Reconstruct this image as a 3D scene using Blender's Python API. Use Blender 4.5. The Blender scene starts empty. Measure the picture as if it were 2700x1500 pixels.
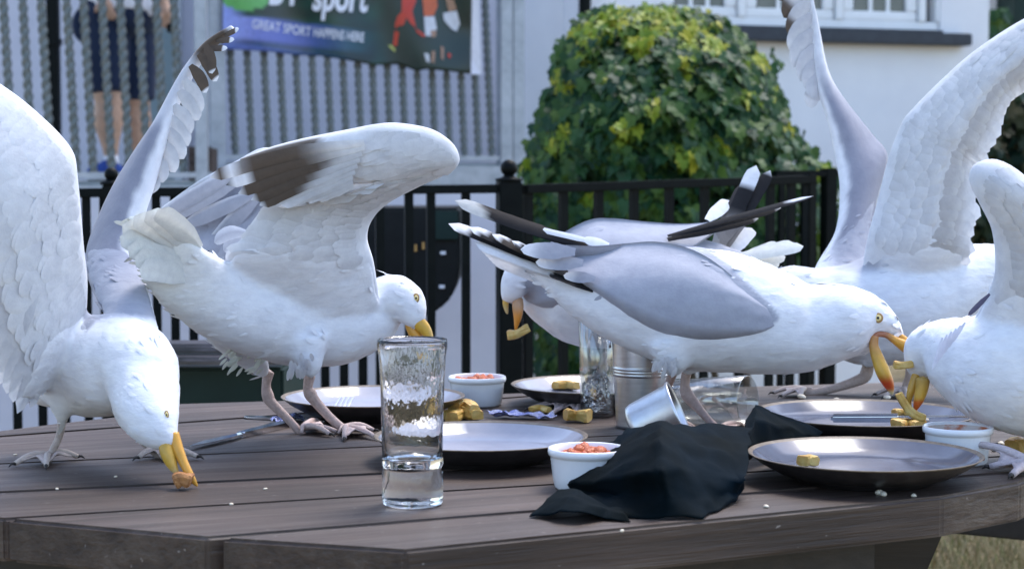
import bpy, bmesh, math, random
from mathutils import Vector, Matrix, noise as mnoise
random.seed(7)
R = math.radians
SC = bpy.context.scene
COL = SC.collection

# ------------------------------------------------------------------ camera, sky, sun, exposure
FPX, CX, CY = 4800.0, 1350.0, 750.0            # photograph: 2700 x 1500 pixels
TZ = 0.75                                       # table top height
CAMZ = TZ + 0.33
PITCH = math.atan(280.0 / FPX)
cd = bpy.data.cameras.new('camera')
cam = bpy.data.objects.new('camera', cd)
COL.objects.link(cam)
cam.location = (0, 0, CAMZ)
cam.rotation_euler = (R(90) - PITCH, 0, 0)
cd.sensor_width = 36.0
cd.lens = 36.0 * FPX / 2700.0
cd.clip_start = 0.05
cd.clip_end = 2000.0
cd.dof.use_dof = True
cd.dof.focus_distance = 2.2
cd.dof.aperture_fstop = 9.0
SC.camera = cam

SUN_EL, SUN_AZ = R(62), R(40)                   # azimuth from +Y towards +X
w = bpy.data.worlds.new('World')
SC.world = w
w.use_nodes = True
nt = w.node_tree
bg = nt.nodes['Background']
sky = nt.nodes.new('ShaderNodeTexSky')
sky.sky_type = 'NISHITA'
sky.sun_disc = False
sky.sun_elevation = SUN_EL
sky.sun_rotation = SUN_AZ
sky.air_density = 1.0
sky.dust_density = 1.8
sky.ozone_density = 1.0
nt.links.new(sky.outputs[0], bg.inputs[0])
bg.inputs[1].default_value = 0.15
sd = Vector((math.sin(SUN_AZ) * math.cos(SUN_EL), math.cos(SUN_AZ) * math.cos(SUN_EL), math.sin(SUN_EL)))
sl = bpy.data.lights.new('sun', 'SUN')
sl.energy = 0.9
sl.angle = R(25)
sl.color = (1.0, 0.975, 0.95)
so = bpy.data.objects.new('sun', sl)
COL.objects.link(so)
so.rotation_euler = sd.to_track_quat('Z', 'Y').to_euler()
so.location = (2, 4, 8)
SC.view_settings.view_transform = 'Standard'
SC.view_settings.look = 'None'
SC.view_settings.gamma = 1.0
SC.view_settings.exposure = 1.58
SC.cycles.use_denoising = True
SC.cycles.max_bounces = 12
SC.cycles.transmission_bounces = 12
SC.cycles.transparent_max_bounces = 12

# ------------------------------------------------------------------ pixels to places
CAMP = Vector((0, 0, CAMZ))
FW = Vector((0, math.cos(PITCH), -math.sin(PITCH)))
UP = Vector((0, math.sin(PITCH), math.cos(PITCH)))
RT = Vector((1, 0, 0))
def ray(x, y):
    return FW + RT * ((x - CX) / FPX) - UP * ((y - CY) / FPX)
def P(x, y, d):                                  # point seen at a pixel, d metres along the view axis
    return CAMP + ray(x, y) * d
def T(x, y, z=TZ):                               # point seen at a pixel, on a level plane
    r = ray(x, y)
    return CAMP + r * ((z - CAMZ) / r.z)
def proj(p):
    q = p - CAMP
    f = q.dot(FW)
    return CX + q.dot(RT) / f * FPX, CY - q.dot(UP) / f * FPX, f
def depth(p):
    return (p - CAMP).dot(FW)

# ------------------------------------------------------------------ object helpers
def tag(o, label=None, cat=None, group=None, kind=None):
    if label: o['label'] = label
    if cat: o['category'] = cat
    if group: o['group'] = group
    if kind: o['kind'] = kind
    return o
def empty(name, loc, rz=0.0, parent=None):
    o = bpy.data.objects.new(name, None)
    o.empty_display_size = 0.05
    COL.objects.link(o)
    o.location = loc
    o.rotation_euler = (0, 0, rz)
    if parent: o.parent = parent
    return o
def link(name, me, mat=None, parent=None, loc=None, smooth=True):
    o = bpy.data.objects.new(name, me)
    COL.objects.link(o)
    if mat is not None and not me.materials:
        for m in (mat if isinstance(mat, (list, tuple)) else [mat]):
            me.materials.append(m)
    if parent: o.parent = parent
    if loc is not None: o.location = loc
    if smooth:
        me.polygons.foreach_set('use_smooth', [True] * len(me.polygons))
    return o
def from_bm(name, bm, mat=None, parent=None, loc=None, smooth=False):
    bmesh.ops.recalc_face_normals(bm, faces=bm.faces)
    me = bpy.data.meshes.new(name)
    bm.to_mesh(me)
    bm.free()
    return link(name, me, mat, parent, loc, smooth)
class MB:                                        # collects vertices, faces, colours, material slots
    def __init__(s):
        s.v, s.f, s.c, s.m = [], [], [], []
    def add(s, vs, fs, cs=None, slot=0):
        o = len(s.v)
        s.v += [tuple(p) for p in vs]
        s.f += [tuple(i + o for i in f) for f in fs]
        s.c += list(cs) if cs else [(0.8, 0.8, 0.8)] * len(vs)
        s.m += [slot] * len(fs)
    def mesh(s, name, org=Vector()):
        me = bpy.data.meshes.new(name)
        me.from_pydata([(p[0] - org[0], p[1] - org[1], p[2] - org[2]) for p in s.v], [], s.f)
        if any(s.m): me.polygons.foreach_set('material_index', s.m)
        a = me.color_attributes.new('Col', 'FLOAT_COLOR', 'POINT')
        a.data.foreach_set('color', [x for c in s.c for x in (c[0], c[1], c[2], 1.0)])
        me.update()
        return me
    def build(s, name, mat, parent=None, org=Vector(), smooth=True, loc=None):
        return link(name, s.mesh(name, org), mat, parent, loc, smooth)
def box_bm(bm, lo, hi, mx=None):
    vs = [bm.verts.new((x, y, z)) for x in (lo[0], hi[0]) for y in (lo[1], hi[1]) for z in (lo[2], hi[2])]
    for f in ((0, 1, 3, 2), (4, 6, 7, 5), (0, 4, 5, 1), (2, 3, 7, 6), (0, 2, 6, 4), (1, 5, 7, 3)):
        bm.faces.new([vs[i] for i in f])
    if mx is not None: bmesh.ops.transform(bm, matrix=mx, verts=vs)
    return vs
def box(name, lo, hi, mat, parent=None, loc=None, rz=0.0, bevel=0.0):
    bm = bmesh.new()
    box_bm(bm, lo, hi)
    if bevel: bmesh.ops.bevel(bm, geom=list(bm.edges), offset=bevel, segments=2, affect='EDGES')
    o = from_bm(name, bm, mat, parent, loc)
    o.rotation_euler = (0, 0, rz)
    return o
def beam(name, a, b, wdt, hgt, mat, parent=None, org=Vector(), bevel=0.0, upv=Vector((0, 0, 1))):
    a, b = Vector(a), Vector(b)
    x = (b - a).normalized()
    y = upv.cross(x).normalized()
    z = x.cross(y)
    bm = bmesh.new()
    L = (b - a).length
    mx = Matrix((x, y, z)).transposed().to_4x4()
    mx.translation = a - Vector(org)
    box_bm(bm, (0, -wdt / 2, -hgt / 2), (L, wdt / 2, hgt / 2))
    if bevel: bmesh.ops.bevel(bm, geom=list(bm.edges), offset=bevel, segments=2, affect='EDGES')
    bmesh.ops.transform(bm, matrix=mx, verts=bm.verts)
    return from_bm(name, bm, mat, parent)
def lathe(prof, n=48, slots=None, mx=None, closed=False):
    mb = MB()
    vs, fs, ms = [], [], []
    for r, z in prof:
        for k in range(n):
            a = 2 * math.pi * k / n
            p = Vector((r * math.cos(a), r * math.sin(a), z))
            vs.append(mx @ p if mx is not None else p)
    m = len(prof)
    for i in range(m if closed else m - 1):
        j = (i + 1) % m
        for k in range(n):
            k2 = (k + 1) % n
            fs.append((i * n + k, i * n + k2, j * n + k2, j * n + k))
            ms.append(slots[i] if slots else 0)
    mb.add(vs, fs)
    mb.m = ms
    return mb
def catmull(pts, n):
    out = []
    m = len(pts) - 1
    for i in range(n):
        t = i / (n - 1) * m
        k = min(int(t), m - 1)
        f = t - k
        p0, p1, p2, p3 = pts[max(k - 1, 0)], pts[k], pts[k + 1], pts[min(k + 2, m)]
        out.append(tuple(0.5 * (2 * b + (c - a) * f + (2 * a - 5 * b + 4 * c - d) * f * f + (3 * b - a - 3 * c + d) * f ** 3)
                         for a, b, c, d in zip(p0, p1, p2, p3)))
    return out
def lerp(a, b, t):
    return tuple(x + (y - x) * t for x, y in zip(a, b))
def sstep(a, b, x):
    t = min(1, max(0, (x - a) / (b - a)))
    return t * t * (3 - 2 * t)
def interp(xs, x):                               # piecewise linear [(x, y), ...]
    if x <= xs[0][0]: return xs[0][1]
    for (a, b), (c, d) in zip(xs, xs[1:]):
        if x <= c: return b + (d - b) * (x - a) / (c - a)
    return xs[-1][1]
def loft(mb, st, d, n=36, ring=24, col=(0.8, 0.8, 0.8)):
    """st: (px, py, radius px, depth offset m, depth/width ratio) stations; closed tube with round ends"""
    st = [tuple(s) + (0.0, 0.95)[len(s) - 3:] for s in st]
    s2 = catmull(st, n)
    cs = [P(x, y, d + dd) for x, y, r, dd, k in s2]
    vs, fs = [], []
    for i, (x, y, r, dd, k) in enumerate(s2):
        t = (cs[min(i + 1, n - 1)] - cs[max(i - 1, 0)]).normalized()
        N = FW.cross(t)
        N = N.normalized() if N.length > 1e-4 else UP
        B = t.cross(N)
        rm = max(r, 0.5) * (d + dd) / FPX
        for j in range(ring):
            a = 2 * math.pi * j / ring
            vs.append(cs[i] + N * (rm * math.cos(a)) + B * (rm * k * math.sin(a)))
    for i in range(n - 1):
        for j in range(ring):
            j2 = (j + 1) % ring
            fs.append((i * ring + j, i * ring + j2, (i + 1) * ring + j2, (i + 1) * ring + j))
    for e, sgn in ((0, -1), (n - 1, 1)):
        t = (cs[1] - cs[0]) if e == 0 else (cs[-1] - cs[-2])
        vs.append(cs[e] + t.normalized() * sgn * (max(s2[e][2], 0.5) * d / FPX * 0.5))
        q = len(vs) - 1
        for j in range(ring):
            j2 = (j + 1) % ring
            fs.append((e * ring + j, e * ring + j2, q) if e else (j2, j, q))
    mb.add(vs, fs, [col] * len(vs))
def fuse(mb, voxel, smooth_it):
    """one continuous surface out of overlapping closed tubes"""
    me = mb.mesh('fuse')
    bm = bmesh.new(); bm.from_mesh(me); bmesh.ops.recalc_face_normals(bm, faces=bm.faces); bm.to_mesh(me); bm.free()
    o = bpy.data.objects.new('fuse', me)
    COL.objects.link(o)
    r = o.modifiers.new('r', 'REMESH'); r.mode = 'VOXEL'; r.voxel_size = voxel
    s = o.modifiers.new('s', 'SMOOTH'); s.iterations = smooth_it; s.factor = 0.5
    dg = bpy.context.evaluated_depsgraph_get()
    out = bpy.data.meshes.new_from_object(o.evaluated_get(dg))
    bpy.data.objects.remove(o)
    bpy.data.meshes.remove(me)
    return out
def paint(me, fn, org=Vector()):
    """plumage, painted shade or print colour per vertex; fn(px, py, co, normal)"""
    a = me.color_attributes.get('Col') or me.color_attributes.new('Col', 'FLOAT_COLOR', 'POINT')
    out = []
    for v in me.vertices:
        p = v.co + org
        x, y, f = proj(p)
        c = fn(x, y, p, v.normal)
        out += [c[0], c[1], c[2], 1.0]
    a.data.foreach_set('color', out)
def shift(me, org):
    me.transform(Matrix.Translation(-Vector(org)))
def text_polys(s, size, bold=0.0):
    cu = bpy.data.curves.new('t', 'FONT')
    cu.body = s; cu.size = size; cu.offset = bold; cu.resolution_u = 4
    o = bpy.data.objects.new('t', cu)
    COL.objects.link(o)
    dg = bpy.context.evaluated_depsgraph_get()
    me = bpy.data.meshes.new_from_object(o.evaluated_get(dg))
    bpy.data.objects.remove(o)
    return me

# ------------------------------------------------------------------ materials
def mat(name):
    m = bpy.data.materials.new(name)
    m.use_nodes = True
    return m, m.node_tree, m.node_tree.nodes['Principled BSDF']
def setp(b, **k):
    for n, v in k.items():
        b.inputs[n.replace('_', ' ')].default_value = v
def nz(t, scale, detail=4, rough=0.6, vec=None):
    n = t.nodes.new('ShaderNodeTexNoise')
    n.inputs['Scale'].default_value = scale
    n.inputs['Detail'].default_value = detail
    n.inputs['Roughness'].default_value = rough
    if vec is not None: t.links.new(vec, n.inputs['Vector'])
    return n
def coords(t, scale=(1, 1, 1), rot=(0, 0, 0), out='Object'):
    c = t.nodes.new('ShaderNodeTexCoord')
    m = t.nodes.new('ShaderNodeMapping')
    m.inputs['Scale'].default_value = scale
    m.inputs['Rotation'].default_value = rot
    t.links.new(c.outputs[out], m.inputs['Vector'])
    return m.outputs[0]
def ramp(t, fac, stops):
    r = t.nodes.new('ShaderNodeValToRGB')
    e = r.color_ramp.elements
    while len(e) < len(stops): e.new(0.5)
    for q, (p, c) in zip(e, stops):
        q.position = p
        q.color = tuple(c) + ((1,) if len(c) == 3 else ())
    t.links.new(fac, r.inputs[0])
    return r
def bump(t, b, h, strength, dist=0.002, nrm=None):
    n = t.nodes.new('ShaderNodeBump')
    n.inputs['Strength'].default_value = strength
    n.inputs['Distance'].default_value = dist
    t.links.new(h, n.inputs['Height'])
    if nrm: t.links.new(nrm, n.inputs['Normal'])
    t.links.new(n.outputs[0], b.inputs['Normal'])
    return n.outputs[0]
def mixc(t, fac, a, b, mode='MIX'):
    n = t.nodes.new('ShaderNodeMix')
    n.data_type = 'RGBA'
    n.blend_type = mode
    for i, v in ((0, fac), (6, a), (7, b)):
        if hasattr(v, 'is_linked') or hasattr(v, 'links'):
            t.links.new(v, n.inputs[i])
        else:
            n.inputs[i].default_value = v if i == 0 else tuple(v) + (1,) * (4 - len(v))
    return n.outputs[2]
def simple(name, c1, c2=None, scale=20, rough=0.5, metal=0.0, bmp=0.0, bscale=None, spec=0.5, vec=None, lo=0.35, hi=0.65, bdist=0.002):
    m, t, b = mat(name)
    v = vec(t) if vec else coords(t)
    if c2 is None: c2 = c1
    n = nz(t, scale, 5, 0.6, v)
    r = ramp(t, n.outputs[0], [(lo, c1), (hi, c2)])
    t.links.new(r.outputs[0], b.inputs['Base Color'])
    setp(b, Roughness=rough, Metallic=metal)
    b.inputs['Specular IOR Level'].default_value = spec
    if bmp:
        n2 = nz(t, bscale or scale * 3, 6, 0.65, v)
        bump(t, b, n2.outputs[0], bmp, bdist)
    return m
M = {}
def plumage(name, sc, strength, trans, rough=0.75):
    m, t, b = mat(name)
    a = t.nodes.new('ShaderNodeVertexColor'); a.layer_name = 'Col'
    v = coords(t, sc)
    n = nz(t, 1.0, 5, 0.62, v)
    r = ramp(t, n.outputs[0], [(0.3, (0.86, 0.86, 0.88)), (0.65, (1, 1, 1))])
    c = mixc(t, 1.0, a.outputs[0], r.outputs[0], 'MULTIPLY')
    t.links.new(c, b.inputs['Base Color'])
    setp(b, Roughness=rough)
    b.inputs['Specular IOR Level'].default_value = 0.2
    b.inputs['Sheen Weight'].default_value = 0.15
    bump(t, b, n.outputs[0], strength, 0.004)
    if trans:
        tr = t.nodes.new('ShaderNodeBsdfTranslucent')
        t.links.new(c, tr.inputs[0])
        mx = t.nodes.new('ShaderNodeMixShader')
        mx.inputs[0].default_value = trans
        t.links.new(b.outputs[0], mx.inputs[1]); t.links.new(tr.outputs[0], mx.inputs[2])
        t.links.new(mx.outputs[0], t.nodes['Material Output'].inputs[0])
    return m
M['body'] = plumage('gull_body_plumage', (38, 60, 90), 0.35, 0)
M['wing'] = plumage('gull_wing_plumage', (60, 60, 60), 0.25, 0.05)
M['feather'] = plumage('gull_flight_feather', (90, 90, 90), 0.2, 0.2)
def vcol(name, rough, spec=0.5, bmp=0.0, sc=60, sub=0.0):
    m, t, b = mat(name)
    a = t.nodes.new('ShaderNodeVertexColor'); a.layer_name = 'Col'
    n = nz(t, sc, 5, 0.6, coords(t))
    r = ramp(t, n.outputs[0], [(0.3, (0.75, 0.75, 0.75)), (0.7, (1, 1, 1))])
    t.links.new(mixc(t, 1.0, a.outputs[0], r.outputs[0], 'MULTIPLY'), b.inputs['Base Color'])
    setp(b, Roughness=rough)
    b.inputs['Specular IOR Level'].default_value = spec
    if sub:
        b.inputs['Subsurface Weight'].default_value = sub
        b.inputs['Subsurface Scale'].default_value = 0.004
        b.inputs['Subsurface Radius'].default_value = (1, 0.5, 0.3)
    if bmp: bump(t, b, n.outputs[0], bmp, 0.002)
    return m
M['bill'] = vcol('gull_bill', 0.35, 0.5, 0.1)
M['leg'] = vcol('gull_leg_skin', 0.55, 0.4, 0.7, 260)
M['iris'] = simple('gull_iris', (0.72, 0.55, 0.22), (0.8, 0.66, 0.3), 400, 0.12)
M['pupil'] = simple('gull_pupil', (0.004, 0.004, 0.005), None, 5, 0.06)
M['eyering'] = simple('gull_eye_ring', (0.35, 0.2, 0.06), None, 5, 0.5)
M['print'] = vcol('printed_vinyl', 0.3, 0.5)
def wood():
    m, t, b = mat('weathered_stained_timber')
    tc = t.nodes.new('ShaderNodeTexCoord')
    oi = t.nodes.new('ShaderNodeObjectInfo')
    off = t.nodes.new('ShaderNodeVectorMath'); off.operation = 'MULTIPLY_ADD'
    cmb = t.nodes.new('ShaderNodeCombineXYZ')
    for i in range(3): t.links.new(oi.outputs['Random'], cmb.inputs[i])
    t.links.new(cmb.outputs[0], off.inputs[0]); off.inputs[1].default_value = (13, 7, 5)
    t.links.new(tc.outputs['Object'], off.inputs[2])
    def mp(s):
        q = t.nodes.new('ShaderNodeMapping'); q.inputs['Scale'].default_value = s
        t.links.new(off.outputs[0], q.inputs['Vector']); return q.outputs[0]
    g1 = nz(t, 1.0, 7, 0.62, mp((2.2, 42, 42)))
    g2 = nz(t, 1.0, 5, 0.6, mp((7, 220, 220)))
    big = nz(t, 1.0, 3, 0.5, mp((3.0, 9, 9)))
    spk = nz(t, 1.0, 3, 0.5, mp((90, 160, 160)))
    r1 = ramp(t, g1.outputs[0], [(0.28, (0.022, 0.012, 0.0085)), (0.5, (0.056, 0.036, 0.027)), (0.72, (0.098, 0.074, 0.060))])
    r2 = ramp(t, g2.outputs[0], [(0.32, (0.5, 0.48, 0.46)), (0.55, (1, 1, 1))])
    c = mixc(t, 0.55, r1.outputs[0], r2.outputs[0], 'MULTIPLY')
    rb = ramp(t, big.outputs[0], [(0.34, (0.50, 0.44, 0.41)), (0.50, (0.9, 0.86, 0.84)), (0.66, (1.35, 1.33, 1.34))])
    c = mixc(t, 0.8, c, rb.outputs[0], 'MULTIPLY')
    rs = ramp(t, spk.outputs[0], [(0.70, (0, 0, 0)), (0.78, (1, 1, 1))])
    c = mixc(t, rs.outputs[0], c, (0.26, 0.23, 0.21))
    t.links.new(c, b.inputs['Base Color'])
    rr = ramp(t, g1.outputs[0], [(0.3, (0.62,) * 3), (0.7, (0.45,) * 3)])
    t.links.new(rr.outputs[0], b.inputs['Roughness'])
    ad = t.nodes.new('ShaderNodeMath'); ad.operation = 'ADD'
    t.links.new(g1.outputs[0], ad.inputs[0]); t.links.new(g2.outputs[0], ad.inputs[1])
    bump(t, b, ad.outputs[0], 0.55, 0.0025)
    return m
M['wood'] = wood()
M['wood_dark'] = simple('dark_stained_timber', (0.010, 0.008, 0.007), (0.022, 0.017, 0.015), 1, 0.6, bmp=0.3, bscale=2,
                        vec=lambda t: coords(t, (4, 60, 60)))
M['white_glaze'] = simple('white_porcelain', (0.78, 0.79, 0.82), (0.82, 0.83, 0.85), 30, 0.12)
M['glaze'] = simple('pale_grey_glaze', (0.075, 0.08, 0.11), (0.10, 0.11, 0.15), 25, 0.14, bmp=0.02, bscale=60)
M['glaze_dark'] = simple('dark_stoneware', (0.022, 0.02, 0.022), (0.045, 0.04, 0.042), 60, 0.35)
M['glaze_rim'] = simple('bare_brown_rim', (0.10, 0.075, 0.055), (0.18, 0.14, 0.10), 90, 0.5)
M['steel'] = simple('polished_steel', (0.62, 0.62, 0.66), (0.7, 0.7, 0.73), 60, 0.13, 1.0)
M['tin'] = simple('brushed_tin', (0.46, 0.46, 0.48), (0.60, 0.60, 0.62), 1, 0.33, 1.0, bmp=0.06, bscale=2, vec=lambda t: coords(t, (14, 14, 120)))
M['alu'] = simple('dull_aluminium', (0.52, 0.53, 0.56), (0.66, 0.67, 0.70), 40, 0.36, 1.0, bmp=0.05, bscale=140)
def glass(name, rough, bstr, sc=(40, 40, 40), tint=(0.97, 0.98, 0.98)):
    m, t, b = mat(name)
    setp(b, Roughness=rough, IOR=1.47)
    b.inputs['Base Color'].default_value = tint + (1,)
    b.inputs['Transmission Weight'].default_value = 1.0
    if bstr:
        n = nz(t, 1.0, 3, 0.5, coords(t, sc))
        bump(t, b, n.outputs[0], bstr, 0.004)
    return m
M['glass'] = glass('clear_glass', 0.0, 0.05)
M['glass_ribbed'] = glass('smeared_glass', 0.03, 0.28, (55, 55, 28))
def thin_glass():
    m, t, b = mat('thin_clear_glass')
    t.nodes.remove(b)
    tr = t.nodes.new('ShaderNodeBsdfTransparent'); tr.inputs[0].default_value = (0.90, 0.915, 0.91, 1)
    gl = t.nodes.new('ShaderNodeBsdfGlossy'); gl.inputs['Roughness'].default_value = 0.02
    lw = t.nodes.new('ShaderNodeLayerWeight'); lw.inputs[0].default_value = 0.25
    pw = t.nodes.new('ShaderNodeMath'); pw.operation = 'POWER'; pw.inputs[1].default_value = 2.2
    t.links.new(lw.outputs['Facing'], pw.inputs[0])
    fr = t.nodes.new('ShaderNodeMath'); fr.operation = 'MULTIPLY_ADD'; fr.inputs[1].default_value = 0.8; fr.inputs[2].default_value = 0.2
    t.links.new(pw.outputs[0], fr.inputs[0])
    mx = t.nodes.new('ShaderNodeMixShader')
    t.links.new(fr.outputs[0], mx.inputs[0]); t.links.new(tr.outputs[0], mx.inputs[1]); t.links.new(gl.outputs[0], mx.inputs[2])
    t.links.new(mx.outputs[0], t.nodes['Material Output'].inputs[0])
    return m
M['thin_glass'] = thin_glass()
M['window_glass'] = simple('window_pane', (0.10, 0.11, 0.10), (0.16, 0.165, 0.15), 2, 0.06)
def cloth(name, c1, c2, sc=700, rough=0.85, b_=0.35, sheen=0.1, spec=0.2):
    m, t, b = mat(name)
    v = coords(t)
    n = nz(t, 9, 4, 0.6, v)
    r = ramp(t, n.outputs[0], [(0.35, c1), (0.65, c2)])
    t.links.new(r.outputs[0], b.inputs['Base Color'])
    setp(b, Roughness=rough)
    b.inputs['Specular IOR Level'].default_value = spec
    b.inputs['Sheen Weight'].default_value = sheen
    n2 = nz(t, sc, 2, 0.5, v)
    n3 = nz(t, 35, 4, 0.6, v)
    ad = t.nodes.new('ShaderNodeMath'); ad.operation = 'MULTIPLY_ADD'
    t.links.new(n2.outputs[0], ad.inputs[0]); ad.inputs[1].default_value = 0.25; t.links.new(n3.outputs[0], ad.inputs[2])
    bump(t, b, ad.outputs[0], b_, 0.004)
    return m
M['napkin'] = cloth('dark_napkin_paper', (0.0006, 0.0028, 0.0034), (0.001, 0.006, 0.011), sheen=0.0, b_=0.2, spec=0.06)
M['shorts'] = cloth('navy_cotton', (0.010, 0.018, 0.045), (0.016, 0.028, 0.065), 300)
M['shirt'] = cloth('white_cotton', (0.68, 0.68, 0.74), (0.78, 0.78, 0.82), 300)
M['shoe'] = cloth('blue_canvas', (0.02, 0.05, 0.22), (0.03, 0.08, 0.32), 300)
M['shoe_dark'] = cloth('black_canvas', (0.008, 0.009, 0.014), (0.014, 0.016, 0.022), 300)
M['sole'] = simple('white_rubber', (0.6, 0.6, 0.62), (0.7, 0.7, 0.72), 50, 0.5)
M['skin'] = simple('skin', (0.42, 0.25, 0.17), (0.52, 0.32, 0.22), 30, 0.5, bmp=0.1)
M['hair'] = simple('dark_hair', (0.02, 0.013, 0.01), (0.04, 0.028, 0.02), 200, 0.5, bmp=0.5)
def chip():
    m, t, b = mat('fried_potato')
    v = coords(t)
    n = nz(t, 45, 5, 0.6, v)
    r = ramp(t, n.outputs[0], [(0.3, (0.42, 0.20, 0.04)), (0.5, (0.58, 0.37, 0.09)), (0.72, (0.66, 0.50, 0.20))])
    t.links.new(r.outputs[0], b.inputs['Base Color'])
    setp(b, Roughness=0.5)
    b.inputs['Subsurface Weight'].default_value = 0.15
    b.inputs['Subsurface Scale'].default_value = 0.004
    bump(t, b, nz(t, 160, 5, 0.65, v).outputs[0], 0.6, 0.002)
    return m
M['chip'] = chip()
M['crust'] = simple('brown_crust', (0.24, 0.09, 0.03), (0.45, 0.20, 0.06), 60, 0.6, bmp=0.7, bscale=160)
M['bread'] = simple('pale_crumb', (0.62, 0.52, 0.38), (0.75, 0.68, 0.55), 120, 0.8, bmp=0.8, bscale=200)
M['salsa'] = simple('red_relish', (0.42, 0.06, 0.02), (0.62, 0.16, 0.04), 90, 0.25, bmp=0.9, bscale=130, bdist=0.004)
M['sauce'] = simple('dried_sauce_smear', (0.62, 0.55, 0.50), (0.50, 0.14, 0.05), 55, 0.35, lo=0.45, hi=0.6)
M['foil'] = simple('crumpled_foil', (0.55, 0.56, 0.66), (0.25, 0.28, 0.6), 60, 0.2, 0.9, bmp=1.0, bscale=90, bdist=0.01)
M['redfoil'] = simple('red_wrapper', (0.55, 0.03, 0.02), (0.4, 0.02, 0.02), 60, 0.25, bmp=0.6, bscale=90)
M['black_paint'] = simple('black_satin_paint', (0.002, 0.0035, 0.004), (0.004, 0.006, 0.006), 30, 0.5, bmp=0.08, bscale=90, spec=0.1)
M['galv'] = simple('galvanised_steel', (0.30, 0.33, 0.37), (0.42, 0.45, 0.50), 14, 0.42, 0.35, bmp=0.05)
M['bar'] = simple('grey_green_twisted_bar', (0.10, 0.125, 0.125), (0.16, 0.175, 0.175), 40, 0.5, 0.3)
M['render'] = simple('white_rendered_wall', (0.74, 0.745, 0.78), (0.80, 0.805, 0.83), 3, 0.85, bmp=0.25, bscale=60, bdist=0.004)
M['render_shade'] = simple('shaded_white_render', (0.47, 0.47, 0.54), (0.54, 0.54, 0.61), 4, 0.85, bmp=0.2, bscale=60, bdist=0.004)  # darker copy of the white render, shade put into its colour
M['frame_white'] = simple('white_window_paint', (0.78, 0.79, 0.80), (0.82, 0.83, 0.84), 10, 0.35)
M['sill'] = simple('dark_slate_sill', (0.012, 0.017, 0.03), (0.022, 0.03, 0.045), 20, 0.45)
M['deck'] = simple('grey_deck_board', (0.24, 0.27, 0.28), (0.32, 0.35, 0.36), 10, 0.7)
M['green_paint'] = simple('dark_green_paint', (0.003, 0.016, 0.014), (0.005, 0.022, 0.019), 12, 0.5, spec=0.25)
M['bench_top'] = simple('dark_worn_bench_slat', (0.03, 0.028, 0.035), (0.16, 0.14, 0.16), 1, 0.4, vec=lambda t: coords(t, (9, 40, 40)), lo=0.45, hi=0.75)
M['bin'] = simple('black_moulded_plastic', (0.003, 0.004, 0.005), (0.006, 0.007, 0.008), 20, 0.45, spec=0.2)
M['white_mark'] = simple('white_sticker', (0.7, 0.72, 0.8), None, 20, 0.5)
M['amber'] = simple('glint_amber', (0.5, 0.28, 0.08), None, 20, 0.3)
M['brick_dark'] = simple('dark_brown_panel', (0.04, 0.028, 0.024), (0.07, 0.045, 0.035), 10, 0.7)
M['bark'] = simple('bark', (0.05, 0.035, 0.022), (0.12, 0.09, 0.06), 30, 0.9, bmp=0.8, bscale=60, bdist=0.01)
def leafmat(name, c1, c2, c3):
    m, t, b = mat(name)
    oi = t.nodes.new('ShaderNodeObjectInfo')
    a = t.nodes.new('ShaderNodeVertexColor'); a.layer_name = 'Col'
    sep = t.nodes.new('ShaderNodeSeparateColor')
    t.links.new(a.outputs[0], sep.inputs[0])
    ad = t.nodes.new('ShaderNodeMath'); ad.operation = 'ADD'
    t.links.new(oi.outputs['Random'], ad.inputs[0]); t.links.new(sep.outputs[0], ad.inputs[1])
    fr = t.nodes.new('ShaderNodeMath'); fr.operation = 'FRACT'
    t.links.new(ad.outputs[0], fr.inputs[0])
    r = ramp(t, fr.outputs[0], [(0.1, c1), (0.6, c2), (0.95, c3)])
    t.links.new(r.outputs[0], b.inputs['Base Color'])
    setp(b, Roughness=0.5)
    b.inputs['Specular IOR Level'].default_value = 0.22
    tr = t.nodes.new('ShaderNodeBsdfTranslucent')
    t.links.new(r.outputs[0], tr.inputs[0])
    mx = t.nodes.new('ShaderNodeMixShader'); mx.inputs[0].default_value = 0.25
    t.links.new(b.outputs[0], mx.inputs[1]); t.links.new(tr.outputs[0], mx.inputs[2])
    t.links.new(mx.outputs[0], t.nodes['Material Output'].inputs[0])
    return m
M['leaf'] = leafmat('ivy_leaf_dark', (0.010, 0.044, 0.018), (0.028, 0.082, 0.022), (0.068, 0.125, 0.020))
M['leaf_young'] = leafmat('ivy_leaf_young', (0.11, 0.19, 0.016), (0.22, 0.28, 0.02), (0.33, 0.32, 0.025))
M['hedge'] = leafmat('hedge_leaf', (0.012, 0.035, 0.025), (0.03, 0.05, 0.025), (0.09, 0.07, 0.03))
M['lawn'] = simple('dry_lawn', (0.24, 0.19, 0.09), (0.38, 0.30, 0.18), 6, 0.95, bmp=0.8, bscale=60, bdist=0.03)
M['dark'] = simple('dark_interior', (0.012, 0.013, 0.015), (0.02, 0.02, 0.022), 4, 0.8)
M['teal'] = simple('grey_teal_door', (0.16, 0.22, 0.24), (0.2, 0.26, 0.28), 8, 0.6)
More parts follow.
